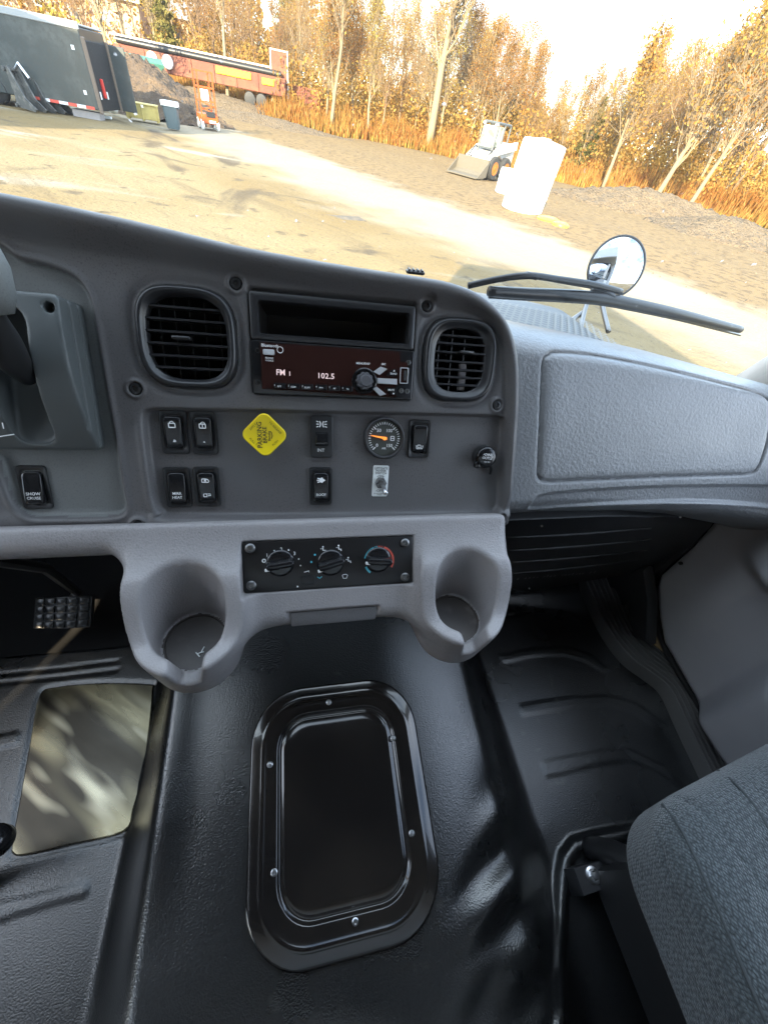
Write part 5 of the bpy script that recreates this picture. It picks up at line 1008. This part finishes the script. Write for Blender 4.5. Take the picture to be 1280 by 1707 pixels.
place_trees(34, 46, 52, 470, 1330, 20); place_trees(40, 54, 64, 330, 1330, 5); place_trees(26, 66, 80, 0, 1300, 0); place_trees(10, 70, 84, -20, 360, 0)
def special(name, label, px, dist, py, seed, lean, spread, tr_, nb, nl, size, lm, bk, first=.25, topx=None, lv=3, ly=0):
    P = far(px, 200, dist); h = height_for(P, py); mb, tips = branchy(seed, h, spread, 0, tr_, nb, lv, first)
    t = thing(name, label, 'tree', (P[0], P[1], gz(P[0], P[1])-.05), (ly, lean, 0)); mb.build('trunk', bk, t, sharp=0)
    if nl: v, f = leaves(seed+1, tips, nl, size, .25); link('crown', mesh_from('crown', v, f, lm, smooth=False), t)
special('large_tree', 'large gnarled pale tree with spreading bare limbs behind the loader', 722, 46, -260, 101, .0, .42, .34, 34, 1200, .11, M_gold, M_bark, .28)
special('pale_tree', 'pale straight trunk tree at the left of the wood edge', 552, 45, -180, 103, .01, .26, .15, 26, 500, .10, M_gold, M_bark, .4)
special('pale_tree', 'thin pale tree bending left beside the flatbed trailer', 385, 48, -160, 105, -.06, .25, .14, 24, 400, .10, M_gold, M_bark, .45)
special('birch_tree', 'twin stemmed pale birch behind the dark trailer', 206, 44, -140, 107, .03, .3, .17, 24, 300, .10, M_gold, M_bark, .35)
special('birch_tree', 'dark stemmed birch at the far left above the trailer roof', 52, 46, -80, 109, -.03, .3, .15, 22, 300, .10, M_ylw, M_bark2, .3)
special('slanting_tree', 'pale slanting tree right of the white tank', 1052, 42, 78, 111, -.05, .34, .13, 30, 1600, .10, M_gold, M_bark, .3)
special('slanting_tree', 'tall forked slanting tree near the right edge', 1158, 38, 20, 113, .02, .42, .17, 36, 1800, .10, M_gold, M_bark, .22)
special('slanting_tree', 'slender slanting tree at the right edge of the wood', 1225, 37, -20, 115, .06, .38, .14, 32, 1400, .10, M_rus, M_bark, .25)
# conifers
def conifer(px, dist, py, label, seed):
    P = far(px, 200, dist); h = height_for(P, py); r = np.random.default_rng(seed); t = thing('conifer', label, 'tree', (P[0], P[1], gz(P[0], P[1])))
    MB().tube([(0, 0, 0), (0, 0, h)], [.14, .02], 6).build('trunk', M_bark2, t); n = 3000; z = h*(1-np.sqrt(r.random(n))*.92); a = r.uniform(0, 6.28, n); R0 = (h-z)*.20*np.sqrt(r.random(n))*(1+.35*np.sin(z*7))+.05
    c = np.stack([R0*np.cos(a), R0*np.sin(a), z], 1); v, f = leaves(seed, c, n, .16, .06); link('crown', mesh_from('crown', v, f, M_con, smooth=False), t)
conifer(300, 66, -60, 'dark green conifer above the flatbed trailer', 5); conifer(850, 58, 75, 'dull green conifer between bare trees near the sky gap', 6); conifer(995, 47, 158, 'short greenish conifer beside the sky gap right of the tank', 7); conifer(480, 70, -40, 'tall dark conifer deep in the wood left of centre', 8)
for (px, dist, py, lab) in ((28, 50, 0, 'yellow green shrub at the top left corner'), (148, 52, 40, 'yellow green shrub between the birch trunks')):
    P = far(px, 200, dist); t = thing('shrub', lab, 'shrub', (P[0], P[1], 0)); h = height_for(P, py); r = np.random.default_rng(px); c = r.normal(0, 1, (500, 3))*np.array([.7, .7, h*.2])+np.array([0, 0, h*.62]); v, f = leaves(px, c, 2400, .14, .15); link('foliage', mesh_from('foliage', v, f, M_ylw, smooth=False), t)
    m = MB()
    for k in range(6): m.tube([(0, 0, 0), (r.normal(0, .3), r.normal(0, .3), h*.6)], .03, 5)
    m.build('stem', M_bark2, t)
# brush: tall dry stems and leaf litter along the wood edge
EDGE = [(-40, 54), (-12, 52), (-6, 51), (-3, 48), (-1, 44.5), (5, 44.5), (9, 44), (14.5, 42.5), (20, 39), (25, 36), (30, 32), (36, 28), (42, 24), (50, 16)]
ex = np.array([e[0] for e in EDGE], float); ey = np.array([e[1] for e in EDGE], float)
def brush(name, n, hmin, hmax, wmin, depth, m, seed, xr=(-12, 48)):
    r = np.random.default_rng(seed); x = r.uniform(*xr, n); dep = r.random(n)**1.6*depth; y = np.interp(x, ex, ey)+dep+r.normal(0, .5, n)+.6*np.sin(x*1.3); z = GZ(x, y); h = r.uniform(hmin, hmax, n)*(.6+.4*np.sin(x*.8+y*.5)**2)*np.clip(.45+dep/2.5, 0, 1)
    a = r.uniform(0, 6.28, n); w = wmin*r.uniform(.6, 1.6, n); lx, ly = r.normal(0, .16, n)*h, r.normal(0, .16, n)*h; ca, sa = np.cos(a)*w, np.sin(a)*w
    v = np.stack([np.stack([x-ca, y-sa, z], 1), np.stack([x+ca, y+sa, z], 1), np.stack([x+lx*.4+ca, y+ly*.4+sa, z+h*.55], 1), np.stack([x+lx+ca*.3, y+ly+sa*.3, z+h], 1), np.stack([x+lx*.4-ca, y+ly*.4-sa, z+h*.55], 1)], 1).reshape(-1, 3)
    return tag(link(name, mesh_from(name, v, np.arange(5*n).reshape(n, 5), m, smooth=False)), 'dense dry brush and reeds along the wood edge', 'brush', kind='stuff')
brush('dry_brush', 26000, .9, 2.3, .035, 9, M_rus, 21); brush('dry_reeds', 16000, .8, 2.0, .03, 6, M_gold, 22); brush('yellow_grass', 9000, .4, 1.2, .03, 3, M_ylw, 23)
r = np.random.default_rng(31); n = 70000; x = r.uniform(-12, 60, n); y = np.interp(x, ex, ey)+1.5+r.random(n)*12; y = np.where(x < -1, y+3, y); c = np.stack([x, y, GZ(x, y)+.3+r.random(n)**1.4*4.2*(.5+.5*np.sin(x*.7+1)**2)], 1); v, f = leaves(32, c, n, .12, .2)
tag(link('undergrowth', mesh_from('undergrowth', v, f, M_gold, smooth=False)), 'tangled golden undergrowth between the trunks', 'undergrowth', kind='stuff')
# far wood behind
n = 170000; th = r.uniform(R_(-40), R_(62), n); dd = r.uniform(84, 120, n); x, y = dd*np.sin(th), dd*np.cos(th); c = np.stack([x, y, GZ(x, y)+r.random(n)*(7.5+2*np.sin(th*23)+1.5*np.sin(th*61))*np.where(th < R_(-2), 1.5, 1)*np.where(np.abs(th-R_(26)) < R_(7), .8, 1.1)], 1); v, f = leaves(33, c, n, .24, .2)
tag(link('far_wood', mesh_from('far_wood', v, f, M_gold, smooth=False)), 'hazy mass of far autumn wood', 'wood', kind='stuff')
# stones on the lot
n = 5000; x = r.uniform(2, 40, n); y = r.uniform(6, 34, n); s = r.uniform(.01, .045, n)*(1+(r.random(n) > .97)*1.5); b8 = np.array([(0, 0, .7), (1, 0, 0), (0, 1, 0), (-1, 0, 0), (0, -1, 0)]); ok = (y < np.interp(x, ex, ey)-1) & (x+.55*y > 15); x, y, s = x[ok], y[ok], s[ok]; n = len(x)
v = (b8[None]*s[:, None, None]*r.uniform(.6, 1.3, (n, 5, 1))+np.stack([x, y, GZ(x, y)], 1)[:, None]).reshape(-1, 3); f = (np.array([(0, 1, 2), (0, 2, 3), (0, 3, 4), (0, 4, 1)])[None]+np.arange(n)[:, None, None]*5).reshape(-1, 3)
tag(link('loose_stones', mesh_from('loose_stones', v, f, M_grav, smooth=False)), 'loose stones scattered over the lot', 'stones', kind='stuff')

t = thing('paper_scrap', 'tiny white paper scrap lying in the left cup holder', 'scrap', (-.122, .236, 1.5466)); m = MB()
for (x, y, a) in ((0, 0, .3), (.002, .004, 1.2), (-.003, -.002, 2.3)): m.tube([(x-.004*math.cos(a), y-.004*math.sin(a), .0006), (x, y, .0012), (x+.004*math.cos(a), y+.004*math.sin(a), .0006)], .0007, 5)
o = m.build('paper', M_placard, t); o['kind'] = 'stuff'
